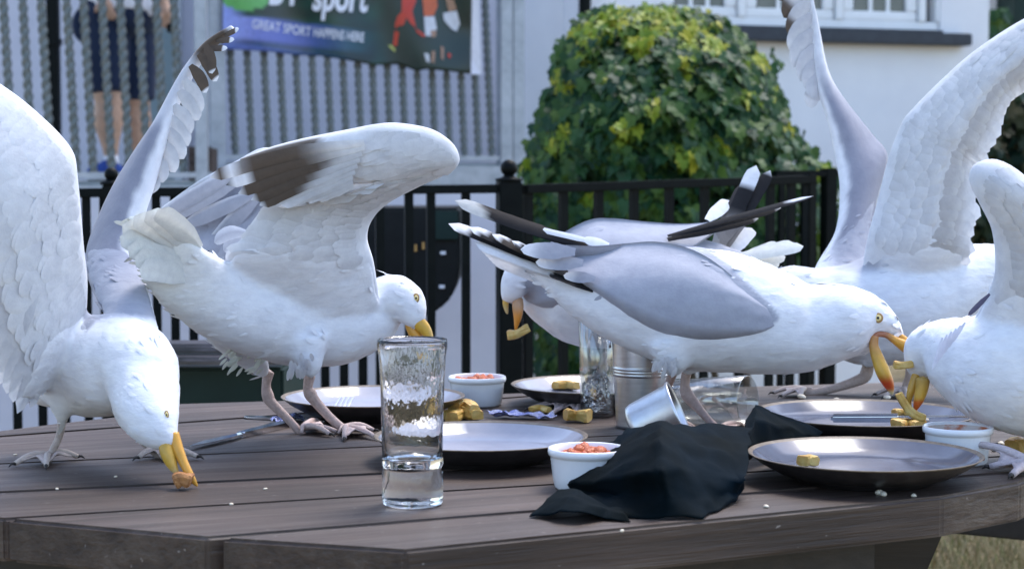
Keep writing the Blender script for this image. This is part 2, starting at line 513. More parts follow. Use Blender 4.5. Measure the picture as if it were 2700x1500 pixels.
# ------------------------------------------------------------------ the ground
def plane_hit(x, y, A, n):
    r = ray(x, y)
    return CAMP + r * ((A - CAMP).dot(n) / r.dot(n))
bm = bmesh.new()
bmesh.ops.create_grid(bm, x_segments=60, y_segments=60, size=400)
for v in bm.verts:
    v.co.z = 0.02 * mnoise.noise(v.co * 0.6)
lawn = from_bm('lawn', bm, M['lawn'], loc=(0, 60, 0))
tag(lawn, kind='structure')
def blades():
    mb = MB()
    rnd = random.Random(3)
    for i in range(5200):
        p = T(rnd.uniform(2350, 2850), rnd.uniform(1330, 1560), 0.0)
        if p.y > 7: continue
        a = rnd.uniform(0, 6.28); h = rnd.uniform(0.02, 0.055); wd = 0.003
        s = Vector((math.cos(a), math.sin(a), 0)) * wd
        ln = Vector((rnd.gauss(0, 0.4), rnd.gauss(0, 0.4), 1)) * h
        c = rnd.choice([(0.36, 0.28, 0.15), (0.28, 0.23, 0.12), (0.42, 0.34, 0.20), (0.16, 0.17, 0.06)])
        mb.add([p - s, p + s, p + ln], [(0, 1, 2)], [c] * 3)
    return mb
M['blade'] = vcol('dry_grass_blade', 0.9, 0.2)
tag(blades().build('grass', M['blade']), 'short dry grass blades on the ground beyond the table leg', 'grass', kind='stuff')

# ------------------------------------------------------------------ white house with window
HA, HB = P(1956, 470, 11.0), P(2535, 470, 11.44)
HA.z = HB.z = 0
hx = (HB - HA).normalized()
hn = Vector((hx.y, -hx.x, 0))                     # towards the camera
def H(x, y, off=0.0):
    return plane_hit(x, y, HA + hn * off, hn)
def hu(x, y=470):                                  # along the wall / height
    p = H(x, y)
    return (p - HA).dot(hx), p.z
house = empty('house', HA, math.atan2(hx.y, hx.x))
tag(house, 'white rendered house with a dark sill under its casement window', 'house')
u0, u1 = hu(1528)[0], hu(2601)[0]
wu0, wu1 = hu(1738)[0], hu(2474)[0]
wz0 = hu(2100, 84)[1]
wz1 = wz0 + 1.25
def hbox(name, a, b, c, d_, y0, y1, m, parent=house, bevel=0.0):
    return box(name, (a, y0, c), (b, y1, d_), m, parent, bevel=bevel)
hbox('wall', u0, wu0, 0, 6, 0.0, 0.3, M['render'])
hbox('wall', wu1, u1, 0, 6, 0.0, 0.3, M['render'])
hbox('wall', wu0, wu1, 0, wz0, 0.0, 0.3, M['render'])
hbox('wall', wu0, wu1, wz1, 6, 0.0, 0.3, M['render'])
hbox('side_wall', u1 - 0.3, u1 - 0.001, 0, 6, 0.301, 6, M['render'])
hbox('room_interior', wu0, wu1, wz0, wz1, 0.27, 0.29, M['dark'])
su0, su1 = hu(1880)[0], hu(2535)[0]
hbox('sill', su0 - 0.4, su1, hu(2200, 116)[1], hu(2200, 84)[1], -0.11, 0.05, M['sill'], bevel=0.008)
hbox('sill_top_board', su0 - 0.4, wu1 - 0.02, hu(2200, 83)[1], hu(2200, 76)[1], -0.07, 0.05, M['sill'])
win = empty('window', (0, 0, 0), 0, house)
fz0, fz1 = wz0 + 0.02, wz1
hbox('frame', wu0, wu1, fz0, fz0 + 0.06, 0.02, 0.10, M['frame_white'], win, 0.006)
hbox('frame', wu0, wu1, fz1 - 0.06, fz1, 0.02, 0.10, M['frame_white'], win, 0.006)
cas = [(1748, 1945), (1968, 2200), (2222, 2424), (2436, 2470)]
edges = [1738, 1956, 2212, 2430, 2474]
for e in edges:
    c = hu(e)[0]
    hbox('mullion', c - 0.025, c + 0.025, fz0 + 0.061, fz1 - 0.061, 0.01, 0.11, M['frame_white'], win, 0.006)
for i in range(3):
    a, b = hu(edges[i])[0] + 0.03, hu(edges[i + 1])[0] - 0.03
    zb = hu(2330, 30)[1]
    hbox('casement_rail', a, b, fz0 + 0.063, zb, 0.03, 0.08, M['frame_white'], win, 0.008)
    hbox('casement_stile', a, a + 0.075, zb + 0.001, fz1 - 0.063, 0.03, 0.08, M['frame_white'], win, 0.008)
    hbox('casement_stile', b - 0.075, b, zb + 0.001, fz1 - 0.063, 0.03, 0.08, M['frame_white'], win, 0.008)
    n = 3
    pw = (b - a - 0.15) / n
    for k in range(n):
        x0 = a + 0.075 + k * pw
        hbox('pane', x0 + 0.012, x0 + pw - 0.012, zb, fz1 - 0.07, 0.052, 0.056, M['window_glass'], win)
        if k: hbox('glazing_bar', x0 - 0.012, x0 + 0.012, zb, fz1 - 0.07, 0.04, 0.07, M['frame_white'], win)
# wall section between deck and house, black rainwater pipe
pa, pb = P(1345, 470, 11.6), P(1560, 470, 11.3)
def upright_wall(name, a, b, z0, z1, th, m, parent=None):
    a, b = Vector((a.x, a.y, 0)), Vector((b.x, b.y, 0))
    x = (b - a).normalized()
    o = box(name, (0, 0, z0), ((b - a).length, th, z1), m, parent, a, math.atan2(x.y, x.x))
    return o
tag(upright_wall('rear_wall', pa, pb, 0, 6, 0.2, M['render']), 'narrow white wall strip between the deck post and the black pipe', 'wall')
pp = H(1541, 470, 0.08); pp.z = 0
bm = bmesh.new()
bmesh.ops.create_cone(bm, cap_ends=True, segments=20, radius1=0.036, radius2=0.036, depth=5.6, matrix=Matrix.Translation((0, 0, 2.8)))
for z in (1.2, 2.9, 4.6):
    bmesh.ops.create_cone(bm, cap_ends=True, segments=20, radius1=0.045, radius2=0.045, depth=0.05, matrix=Matrix.Translation((0, 0, z)))
tag(from_bm('drainpipe', bm, M['black_paint'], None, pp), 'black drainpipe running down the white wall behind the ivy', 'drainpipe')
# neighbouring building past the house corner
tag(upright_wall('neighbour_wall', P(2560, 470, 15), P(2668, 470, 15.2), 0, 6, 0.2, M['render']), 'narrow strip of pale wall past the house corner', 'wall')
tag(upright_wall('dark_shed', P(2666, 470, 14.8), P(3000, 470, 15.0), 0, 6, 0.5, M['green_paint']), 'dark green timber shed side beyond the hedge', 'shed')

# ------------------------------------------------------------------ raised deck, cladding, railings
DZ, DZ2 = 1.065, 1.165
M['cladding'] = simple('shaded_pale_cladding', (0.52, 0.52, 0.60), (0.58, 0.58, 0.66), 4, 0.6, bmp=0.1, bscale=40)  # pale cladding grey with the walls' shade put into the colour
cl_a, cl_b = P(-700, 470, 11.9), P(1352, 470, 12.1)
clad = tag(upright_wall('cladding_wall', cl_a, cl_b, 0, 6, 0.2, M['cladding']), 'pale lavender shade-toned wall behind the deck railing', 'wall')
L0, L1 = P(-500, 470, 8.45), P(560, 470, 8.62)
R0, R1 = P(585, 470, 9.95), P(1345, 470, 10.6)
for p in (L0, L1, R0, R1): p.z = 0
bm = bmesh.new()
def prism(bm, pts, z0, z1):
    a = [bm.verts.new((p.x, p.y, z0)) for p in pts]
    b = [bm.verts.new((p.x, p.y, z1)) for p in pts]
    bm.faces.new(a[::-1]); bm.faces.new(b)
    n = len(pts)
    for i in range(n): bm.faces.new((a[i], a[(i + 1) % n], b[(i + 1) % n], b[i]))
prism(bm, [L0, L1, Vector((L1.x, 11.85, 0)), Vector((L0.x, 11.85, 0))], DZ - 0.05, DZ)
tag(from_bm('deck_floor', bm, M['deck']), kind='structure')
bm = bmesh.new()
prism(bm, [R0, R1, Vector((R1.x, 11.9, 0)), Vector((R0.x, 11.9, 0))], DZ2 - 0.05, DZ2)
tag(from_bm('deck_floor', bm, M['deck']), kind='structure')
fa = beam('deck_fascia', L0 + Vector((0, -0.02, DZ - 0.075)), L1 + Vector((0, -0.02, DZ - 0.075)), 0.04, 0.11, M['galv'])
tag(fa, 'galvanised edge beam under the deck where the person stands', 'beam')
fa = beam('deck_fascia', R0 + Vector((0, -0.03, DZ2 - 0.115)), R1 + Vector((0, -0.03, DZ2 - 0.115)), 0.05, 0.2, M['galv'])
tag(fa, 'galvanised edge beam under the railing with the banner', 'beam')
uw = tag(upright_wall('under_deck_wall', P(-500, 470, 5.8), P(1352, 470, 6.1), 0, 1.035, 0.1, M['cladding']), 'pale lavender shade-toned wall below the deck behind the black fence', 'wall')

tag(upright_wall('garden_wall', P(1352, 470, 7.65), P(2330, 470, 7.9), 0, 0.8, 0.1, M['render']), 'low white garden wall behind the foot of the ivy', 'wall')
def twist_bar(h, r, pitch, lean):
    mb = MB()
    n, ring = int(h / 0.0065), 10
    vs, fs = [], []
    for i in range(n + 1):
        z = h * i / n
        for j in range(ring):
            a = 2 * math.pi * j / ring
            rr = r * (1 + 0.20 * math.cos(2 * a - 2 * math.pi * z / pitch))
            vs.append((rr * math.cos(a) - z * math.tan(lean), rr * math.sin(a), z))
    for i in range(n):
        for j in range(ring):
            j2 = (j + 1) % ring
            fs.append((i * ring + j, i * ring + j2, (i + 1) * ring + j2, (i + 1) * ring + j))
    mb.add(vs, fs)
    return mb.mesh('twist_bar')
barm = twist_bar(1.12, 0.0195, 0.027 * 1.9, R(2.6))
barm.materials.append(M['bar'])
def railing(a, b, z, pxs, label, posts, name='railing'):
    root = empty(name, Vector((a.x, a.y, z)))
    tag(root, label, 'railing', 'deck railings')
    org = Vector((a.x, a.y, z))
    dirv = (b - a).normalized()
    n = Vector((dirv.y, -dirv.x, 0))
    for px in pxs:
        q = plane_hit(px, 470, a, n)
        o = link('bar', barm, None, root, (q.x - a.x, q.y - a.y, 0.035))
        o.rotation_euler = (0, 0, math.atan2(dirv.y, dirv.x))
    beam('bottom_rail', Vector((a.x, a.y, z + 0.03)), Vector((b.x, b.y, z + 0.03)), 0.05, 0.025, M['galv'], root, org)
    beam('top_rail', Vector((a.x, a.y, z + 1.15)) - dirv * 0.1, Vector((b.x, b.y, z + 1.15)) - dirv * 0.05, 0.06, 0.04, M['galv'], root, org)
    for px, w_ in posts:
        q = plane_hit(px, 470, a, n)
        box('post', (-w_ / 2, -0.04, -0.25), (w_ / 2, 0.04, 1.25), M['galv'], root, (q.x - a.x, q.y - a.y, 0), math.atan2(dirv.y, dirv.x), 0.004)
    return root
lb = [-62, -12, 37, 88, 136, 203, 247, 296, 343, 391, 438, 484]
railing(L0, L1, DZ, lb, 'railing of thick twisted bars in front of the person in shorts', [(533, 0.055)])
rb = [622, 666, 710, 752, 794, 836, 876, 916, 955, 993, 1032, 1071, 1110, 1149, 1187, 1225, 1262, 1297]
railing(R0, R1, DZ2, rb, 'railing of twisted bars carrying the sports banner', [(572, 0.085), (1330, 0.075), (1362, 0.07)])
# things seen on the deck behind the bars
q = P(146, 470, 11.3); q.z = 0
bm = bmesh.new()
box_bm(bm, (-0.036, -0.03, DZ), (0.036, 0.03, 3.6))
box_bm(bm, (-0.046, -0.04, 1.9), (0.046, 0.04, 1.94))
box_bm(bm, (-0.046, -0.04, 3.0), (0.046, 0.04, 3.04))
tag(from_bm('drainpipe', bm, M['black_paint'], None, q), 'black square downpipe on the lavender wall behind the railing', 'drainpipe')
dr = empty('door', P(415, 470, 11.75)); dr.location.z = DZ
tag(dr, 'grey teal door on the deck behind the person', 'door')
box('panel', (-0.09, -0.03, 0), (0.12, 0.03, 2.1), M['teal'], dr, bevel=0.004)
box('door_frame', (0.1205, -0.06, 0), (0.17, 0.04, 2.15), M['galv'], dr)
bx = P(536, 470, 9.5)
vz = empty('crate', (bx.x, bx.y, DZ))
tag(vz, 'small red brown crate standing on the deck by the post', 'crate')
for k in range(4):
    box('slat', (-0.06, -0.1, 0.005 + k * 0.045), (0.06, -0.085, 0.042 + k * 0.045), M['brick_dark'], vz)
box('back', (-0.06, -0.084, 0), (0.06, 0.1, 0.17), M['brick_dark'], vz)

# ------------------------------------------------------------------ banner on the railing
bdir = (R1 - R0).normalized()
bn = Vector((bdir.y, -bdir.x, 0))
def BANW(x, y, off=0.0):                          # a point of the rippled banner seen at a pixel
    rip = 0.03 * math.sin(x * 0.012 + y * 0.004) + 0.018 * math.sin(x * 0.031 - y * 0.012) + 0.05 * sstep(1120, 1250, x) * sstep(60, 190, y)
    return plane_hit(x, y, R0 + bn * (0.075 + rip + off), bn)
BB = [(588, 128), (605, 131), (709, 137), (781, 146), (852, 149), (927, 162), (986, 173), (1053, 171), (1099, 189), (1124, 183), (1179, 188), (1242, 196)]
def ban_bottom(x): return interp(BB, x)
def ban_col(x, y):
    n = 0.5 + 0.5 * mnoise.noise(Vector((x * 0.01, y * 0.02, 3)))
    u = (y - (38 + (x - 588) * 0.115))             # the blue band under the lettering
    blue = (0.10, 0.14, 0.52); pale = (0.34, 0.40, 0.86); green = (0.003, 0.050, 0.038); dark = (0.003, 0.016, 0.016)
    g = lerp(green, dark, sstep(0.35, 0.7, n))
    band = lerp(lerp(pale, blue, sstep(590, 760, x)), (0.008, 0.075, 0.11), sstep(720, 960, x))
    m1 = sstep(-4, 2, u) * (1 - sstep(52, 70, u))
    c = lerp(g, band, m1 * (1 - sstep(900, 1010, x)))
    low = sstep(62, 80, u) * (1 - sstep(860, 960, x))
    c = lerp(c, lerp((0.11, 0.17, 0.50), (0.01, 0.06, 0.14), sstep(640, 880, x)), low)
    c = lerp(c, (0.30, 0.38, 0.85), (1 - sstep(592, 660, x)) * (1 - sstep(60, 78, u)))
    if ((x - 648) / 62) ** 2 + ((y - 2) / 26) ** 2 < 1: c = (0.13, 0.45, 0.12)
    c = lerp(c, lerp((0.006, 0.016, 0.015), (0.002, 0.028, 0.022), n), sstep(985, 1030, x))
    return c
ban = MB()
nx, ny = 150, 60
vs, cs = [], []
for i in range(nx + 1):
    x = 588 + (1242 - 588) * i / nx
    yb = ban_bottom(x)
    for j in range(ny + 1):
        y = -330 + (yb + 330) * j / ny
        xx = x + (8 * (1 - sstep(-300, 190, y)) if i == nx else 0)
        vs.append(BANW(x, y)); cs.append(ban_col(x, y))
ban.add(vs, [(i * (ny + 1) + j, (i + 1) * (ny + 1) + j, (i + 1) * (ny + 1) + j + 1, i * (ny + 1) + j + 1) for i in range(nx) for j in range(ny)], cs)
borg = BANW(588, 128)
broot = empty('banner', borg)
tag(broot, 'dark blue and green sports banner with white lettering on the railing', 'banner')
b_ = ban.build('sheet', M['print'], broot, borg)
so_ = b_.modifiers.new('s', 'SOLIDIFY'); so_.thickness = 0.0015; so_.offset = 1
def ban_text(s, x, y, hpx, slope, wpx, shear=0.12, bold=0.0, name='lettering'):
    me = text_polys(s, 1.0, bold)
    bm = bmesh.new(); bm.from_mesh(me)
    bmesh.ops.triangulate(bm, faces=bm.faces)
    bmesh.ops.subdivide_edges(bm, edges=[e for e in bm.edges if e.calc_length() > 0.25], cuts=2)
    w_ = max(v.co.x for v in bm.verts)
    for v in bm.verts:
        u = v.co.x / w_ * wpx
        px = x + u + shear * v.co.y * hpx
        py = y + u * slope - v.co.y * hpx / 0.72
        v.co = BANW(px, py, 0.006) - borg
    me2 = bpy.data.meshes.new(name); bm.to_mesh(me2); bm.free()
    return link(name, me2, M['white_mark'], broot, smooth=False)
ban_text('GREAT SPORT', 663, 75, 25, 0.140, 156, bold=0.006)
ban_text('HAPPENS HERE', 825, 97, 25, 0.108, 134, bold=0.014)
ban_text('sport', 822, 26, 78, 0.03, 146, 0.16, bold=0.03)
ban_text('BT', 706, 10, 96, 0.03, 86, 0.12, bold=0.03)
def ban_poly(pts, col, name='printed_figure', off=0.005):
    bm = bmesh.new()
    f = bm.faces.new([bm.verts.new((x, y, 0)) for x, y in pts])
    bmesh.ops.triangulate(bm, faces=[f])
    bmesh.ops.subdivide_edges(bm, edges=bm.edges, cuts=2)
    mb = MB()
    bm.verts.ensure_lookup_table(); bm.verts.index_update()
    mb.add([BANW(v.co.x, v.co.y, off) for v in bm.verts], [tuple(v.index for v in f.verts) for f in bm.faces], [col] * len(bm.verts))
    bm.free()
    return mb
def zz(pts): return [(550 + x / 2.385, y / 2.385) for x, y in pts]
red, wht, skn, drk = (0.55, 0.035, 0.012), (0.6, 0.62, 0.68), (0.35, 0.2, 0.13), (0.02, 0.018, 0.02)
fig = MB()
def fadd(pts, c, off):
    m = ban_poly(zz(pts), c, off=off)
    fig.add(m.v, m.f, m.c)
fadd([(1215, -60), (1300, -60), (1305, 10), (1280, 70), (1305, 180), (1270, 150), (1245, 110), (1215, 80)], red, 0.005)
fadd([(1215, 75), (1250, 100), (1225, 160), (1195, 165), (1178, 180), (1170, 165), (1185, 110)], red, 0.007)
fadd([(1170, 195), (1197, 205), (1185, 290), (1160, 290)], red, 0.005)
fadd([(1128, 285), (1150, 285), (1178, 318), (1170, 328), (1140, 300)], (0.45, 0.5, 0.12), 0.006)
fadd([(1300, 180), (1325, 195), (1365, 225), (1350, 235), (1310, 205)], red, 0.007)
fadd([(1340, -60), (1425, -60), (1440, 40), (1415, 100), (1355, 105)], (0.55, 0.10, 0.02), 0.004)
fadd([(1355, 107), (1420, 105), (1435, 185), (1395, 230), (1362, 225)], wht, 0.005)
fadd([(1395, 195), (1430, 190), (1430, 230), (1405, 238)], skn, 0.007)
fadd([(1490, -10), (1540, 0), (1560, 60), (1510, 80)], skn, 0.005)
fadd([(1475, 85), (1560, 70), (1580, 150), (1560, 200), (1530, 185), (1480, 130)], wht, 0.006)
fadd([(1355, 335), (1385, 340), (1392, 395), (1370, 390)], wht, 0.005)
fadd([(1405, 320), (1425, 325), (1420, 400), (1400, 390)], skn, 0.005)
fadd([(1460, 290), (1480, 300), (1478, 380), (1462, 370)], skn, 0.005)
fadd([(1505, 335), (1525, 340), (1520, 370), (1506, 362)], red, 0.005)
fig.build('printed_figures', M['print'], broot, borg, smooth=False)
flap = MB()
flap.add([BANW(1242, 158, -0.02), BANW(1242, 197, 0.01), BANW(1270, 197, -0.03), BANW(1248, -200, -0.02), BANW(1256, -200, -0.03)], [(0, 1, 2), (3, 0, 4), (4, 0, 2)], [(0.7, 0.7, 0.78)] * 5)
f_ = flap.build('turned_back_edge', M['print'], broot, borg, smooth=False)

# ------------------------------------------------------------------ ivy mound, hedge
def ivy_leaf(seed, young=0):
    r = random.Random(seed)
    pts = [(0, 0), (0.30, -0.14), (0.50, 0.16), (0.30, 0.36), (0.34, 0.62), (0.12, 0.68), (0, 1.0),
           (-0.12, 0.68), (-0.34, 0.62), (-0.30, 0.36), (-0.50, 0.16), (-0.30, -0.14)]
    mb = MB()
    fold = r.uniform(0.15, 0.4)
    vs = [Vector((x * r.uniform(0.9, 1.1), y, fold * abs(x) - 0.25 * y * y * r.uniform(0.3, 1.3))) for x, y in pts] + [Vector((0, 0.35, -0.02))]
    g = r.random() * 0.3
    mb.add(vs, [(i, (i + 1) % 12, 12) for i in range(12)], [(g, g, g)] * 13)
    return mb
LV = [ivy_leaf(s) for s in range(6)]
IL = [(20, 1585), (30, 1562), (75, 1512), (138, 1482), (201, 1468), (285, 1426), (369, 1413), (430, 1380), (480, 1368), (560, 1375), (700, 1390), (830, 1400), (940, 1420), (1010, 1450)]
IR = [(20, 1800), (30, 1830), (55, 1905), (100, 1960), (143, 2015), (252, 2055), (335, 2090), (402, 2130), (440, 2190), (480, 2205), (600, 2205), (720, 2180), (860, 1900), (940, 1650), (1010, 1540)]
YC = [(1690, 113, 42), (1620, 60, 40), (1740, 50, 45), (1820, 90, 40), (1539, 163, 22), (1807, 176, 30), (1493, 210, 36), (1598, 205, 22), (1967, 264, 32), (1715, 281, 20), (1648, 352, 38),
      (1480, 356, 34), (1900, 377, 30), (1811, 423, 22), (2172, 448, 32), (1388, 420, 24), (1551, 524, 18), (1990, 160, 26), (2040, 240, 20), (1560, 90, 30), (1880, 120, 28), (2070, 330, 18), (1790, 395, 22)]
ID = 6.9
def ivy_spot(r):
    while True:
        y = r.uniform(22, 1000)
        if y > 720 and r.random() < 0.55: continue
        xl, xr = interp(IL, y), interp(IR, y)
        if y > 500 and r.random() < 0.3: continue
        break
    t = r.uniform(-1, 1)
    x = (xl + xr) / 2 + t * (xr - xl) / 2 + r.gauss(0, 7)
    if r.random() < 0.07:                          # loose sprigs past the outline
        x += r.choice((-1, 1)) * abs(r.gauss(0, 16)); y -= abs(r.gauss(0, 14)) if y < 420 else 0
    lay = r.random() ** 1.6                        # 0 = outer skin
    topf = min(1, max(0.05, (y - 10) / 330))
    bulge = 0.75 * math.sqrt(max(0, 1 - t * t)) * math.sqrt(topf)
    clump = 0.16 * mnoise.noise(Vector((x * 0.016, y * 0.016, 1.7)))
    d_ = ID - bulge + clump + lay * 0.28
    nrm = Vector((t * 0.9, -0.75, 0.45 + 0.7 * (1 - topf) + 0.2 * r.gauss(0, 1)))
    nrm += Vector((r.gauss(0, 0.38), r.gauss(0, 0.25), r.gauss(0, 0.3)))
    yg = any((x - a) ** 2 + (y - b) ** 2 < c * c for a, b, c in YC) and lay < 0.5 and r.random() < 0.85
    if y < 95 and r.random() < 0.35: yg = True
    return x, y, d_, nrm.normalized(), lay, yg
def leaf_mx(p, nrm, size, r):
    down = Vector((r.gauss(0, 0.35), r.gauss(0, 0.2), -1))
    yv = (down - nrm * down.dot(nrm)).normalized()
    xv = yv.cross(nrm).normalized()
    m = Matrix((xv, yv, nrm)).transposed().to_4x4()
    m = m @ Matrix.Diagonal((size, size, size, 1))
    m.translation = p
    return m
rnd = random.Random(11)
ibase = P(1760, 470, ID); ibase.z = 0
ivy = empty('ivy_bush', ibase)
tag(ivy, 'dense mound of green ivy with yellow young leaves beside the white house', 'bush')
spots = [ivy_spot(rnd) for _ in range(7600)]
order = sorted(range(len(spots)), key=lambda i: spots[i][4] + (0.25 if spots[i][1] > 480 else 0))
single = set(order[:300])
lmesh = []
for k in range(6):
    me = LV[k].mesh('leaf'); me.materials.append(M['leaf']); lmesh.append(me)
ymesh = []
for k in range(6):
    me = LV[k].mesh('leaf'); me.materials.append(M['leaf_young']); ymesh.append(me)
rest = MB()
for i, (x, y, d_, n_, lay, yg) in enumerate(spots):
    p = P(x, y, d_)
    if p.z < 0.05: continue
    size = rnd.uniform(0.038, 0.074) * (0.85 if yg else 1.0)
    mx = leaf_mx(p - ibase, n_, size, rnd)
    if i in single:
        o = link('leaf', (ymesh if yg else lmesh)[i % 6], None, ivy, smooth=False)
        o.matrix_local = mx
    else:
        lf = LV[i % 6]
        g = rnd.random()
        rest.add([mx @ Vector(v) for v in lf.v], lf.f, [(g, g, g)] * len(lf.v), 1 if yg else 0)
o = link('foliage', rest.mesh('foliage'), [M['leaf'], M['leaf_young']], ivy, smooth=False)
tag(o, kind='stuff')
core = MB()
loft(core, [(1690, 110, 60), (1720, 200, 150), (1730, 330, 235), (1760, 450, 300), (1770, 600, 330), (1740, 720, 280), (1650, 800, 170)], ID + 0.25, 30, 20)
M['shade_fill'] = simple('dark_shade_fill', (0.006, 0.012, 0.008), (0.015, 0.018, 0.010), 30, 0.95, bmp=1.0, bscale=40, bdist=0.03)  # near-black fill colour, standing in for shade inside the bushes
core.build('shade_core', M['shade_fill'], ivy, ibase)  # dark core painted as the ivy's inner shade
for k in range(7):
    mb = MB()
    x0 = 1480 + 85 * k
    loft(mb, [(x0 + rnd.uniform(-30, 30), 1090, 11), (x0 + rnd.uniform(-30, 30), 960, 9), (x0 + rnd.uniform(-30, 30), 820, 7), (x0, 640, 4)], ID - 0.35, 14, 8)
    mb.build('stem', M['bark'], ivy, ibase)
def hedge(name, label, x0, x1, y0, y1, d0, n, mt, size, seed):
    r = random.Random(seed)
    mb = MB()
    b0 = P((x0 + x1) / 2, 470, d0); b0.z = 0
    root = empty(name, b0)
    tag(root, label, 'hedge')
    for i in range(n):
        x, y = r.uniform(x0, x1), r.uniform(y0, y1)
        y += 30 * mnoise.noise(Vector((x * 0.02, 5, 1)))
        p = P(x, y, d0 + r.uniform(-0.25, 0.25) + 0.2 * mnoise.noise(Vector((x * 0.02, y * 0.02, 9))))
        nn = Vector((r.gauss(0, 0.6), -0.7, r.gauss(0.4, 0.5))).normalized()
        mx = leaf_mx(p - b0, nn, size * r.uniform(0.7, 1.3), r)
        g = r.random()
        lf = LV[i % 6]
        mb.add([mx @ Vector(v) for v in lf.v], lf.f, [(g, g, g)] * len(lf.v))
    tag(link('foliage', mb.mesh('foliage'), mt, root, smooth=False), kind='stuff')
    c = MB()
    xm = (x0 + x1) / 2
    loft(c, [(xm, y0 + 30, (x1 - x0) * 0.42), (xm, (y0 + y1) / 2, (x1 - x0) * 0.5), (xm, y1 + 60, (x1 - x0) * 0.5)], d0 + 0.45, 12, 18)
    c.build('shade_core', M['shade_fill'], root, b0)  # dark core painted as the hedge's inner shade
    return root
hedge('hedge', 'dark brown green hedge past the corner of the white house', 2480, 3000, 225, 860, 9.4, 2600, M['hedge'], 0.085, 5)
r5 = hedge('wall_plant', 'small green plant growing on the pale wall past the house corner', 2604, 2652, 18, 112, 13.8, 60, M['leaf'], 0.09, 6)

# ------------------------------------------------------------------ black metal fences
def fence(name, label, a, b, zt, pxs, posts, barw, group='black metal fences'):
    """a, b: rail ends (world); bars and posts listed by pixel column"""
    root = empty(name, Vector((a.x, a.y, 0)))
    tag(root, label, 'fence', group)
    org = Vector((a.x, a.y, 0))
    dv = (b - a); dv.z = 0; dv.normalize()
    n = Vector((dv.y, -dv.x, 0))
    rz = math.atan2(dv.y, dv.x)
    beam('rail', a, b, 0.04, 0.022, M['black_paint'], root, org, 0.003)
    lo_a, lo_b = a.copy(), b.copy(); lo_a.z = lo_b.z = 0.12
    beam('rail', lo_a, lo_b, 0.035, 0.02, M['black_paint'], root, org, 0.003)
    L = (b - a).length
    for px in pxs:
        q = plane_hit(px, 600, a, n)
        t = (q - a).dot(dv) / max(L, 1e-6)
        ztop = a.z + (b.z - a.z) * t - 0.011
        box('bar', (-barw / 2, -0.008, 0.02), (barw / 2, 0.008, ztop), M['black_paint'], root, (q.x - a.x, q.y - a.y, 0), rz)
    for px, w_, ball in posts:
        q = plane_hit(px, 600, a, n)
        t = (q - a).dot(dv) / max(L, 1e-6)
        zt_ = a.z + (b.z - a.z) * t
        po = box('post', (-w_ / 2, -w_ / 2, 0), (w_ / 2, w_ / 2, zt_ + 0.018), M['black_paint'], root, (q.x - a.x, q.y - a.y, 0), rz, 0.003)
        if ball:
            k = w_ / 0.058
            fb = lathe([(0.0001, 0.0), (0.034 * k, 0.0), (0.034 * k, 0.007), (0.02 * k, 0.010), (0.012 * k, 0.016)] +
                       [(0.0215 * k * math.sin(R(a_)), 0.0335 * k - 0.0215 * k * math.cos(R(a_))) for a_ in range(35, 181, 12)] , 24)
            fo = fb.build('finial', M['black_paint'], po)
            fo.location = (0, 0, zt_ + 0.018)
    return root
FA, FB = P(-300, 514, 4.25), P(1310, 498, 4.55)
fence('fence', 'black metal fence with ball finials behind the left end of the table', FA, FB, 0,
      [-100, -30, 39, 106, 167, 228, 274, 320, 366, 412, 460, 508, 556, 605, 655, 705, 755, 805, 855, 880 + 25, 930 + 25, 981 + 20, 1078, 1136, 1228],
      [(295, 0.045, True), (1342, 0.058, True)], 0.021)
FC, FD = P(1378, 499, 4.58), P(2143, 473, 5.1)
fence('fence', 'black metal fence panel standing in front of the ivy mound', FC, FD, 0,
      [1392, 1485, 1578, 1671, 1764, 1857, 1950, 2030, 2085], [(2134, 0.03, False)], 0.022)
FE, FF = P(2040, 459, 6.2), P(2216, 457, 6.3)
fence('fence', 'short far black fence with one thick post right of the ivy', FE, FF, 0, [2060, 2120], [(2184, 0.045, False)], 0.022)

# ------------------------------------------------------------------ black box behind the fence, green box behind the table
cb = P(1100, 470, 5.3); cb.z = 0
cab = empty('black_block', cb)  # black moulded block filling the dark area behind the fence
tag(cab, 'black moulded cabinet with two small white marks behind the fence', 'block')
bm = bmesh.new()
pts = [(905, 548), (1212, 548), (1214, 700), (1206, 745), (1190, 785), (1160, 815), (1120, 835), (905, 845)]
fr = [bm.verts.new(P(x, y, 5.2) - cb) for x, y in pts]
bk = [bm.verts.new(P(x, y, 5.2) + Vector((0, 0.5, 0)) - cb) for x, y in pts]
bm.faces.new(fr); bm.faces.new(bk[::-1])
for i in range(len(pts)): bm.faces.new((fr[i], bk[i], bk[(i + 1) % len(pts)], fr[(i + 1) % len(pts)]))
bmesh.ops.bevel(bm, geom=list(bm.edges), offset=0.008, segments=2, affect='EDGES')
from_bm('body', bm, M['bin'], cab)
def quadbox(name, x0, x1, y0, y1, d_, th, m, parent, org, bevel=0.0):
    bm = bmesh.new()
    f = [bm.verts.new(P(x, y, d_) - org) for x, y in ((x0, y0), (x1, y0), (x1, y1), (x0, y1))]
    b = [bm.verts.new(P(x, y, d_) + Vector((0, th, 0)) - org) for x, y in ((x0, y0), (x1, y0), (x1, y1), (x0, y1))]
    bm.faces.new(f); bm.faces.new(b[::-1])
    for i in range(4): bm.faces.new((f[i], b[i], b[(i + 1) % 4], f[(i + 1) % 4]))
    if bevel: bmesh.ops.bevel(bm, geom=list(bm.edges), offset=bevel, segments=2, affect='EDGES')
    return from_bm(name, bm, m, parent)
quadbox('upper_panel', 1142, 1208, 556, 632, 5.19, 0.0, M['green_paint'], cab, cb) if False else quadbox('upper_panel', 1142, 1208, 556, 632, 5.18, 0.018, M['green_paint'], cab, cb, 0.002)
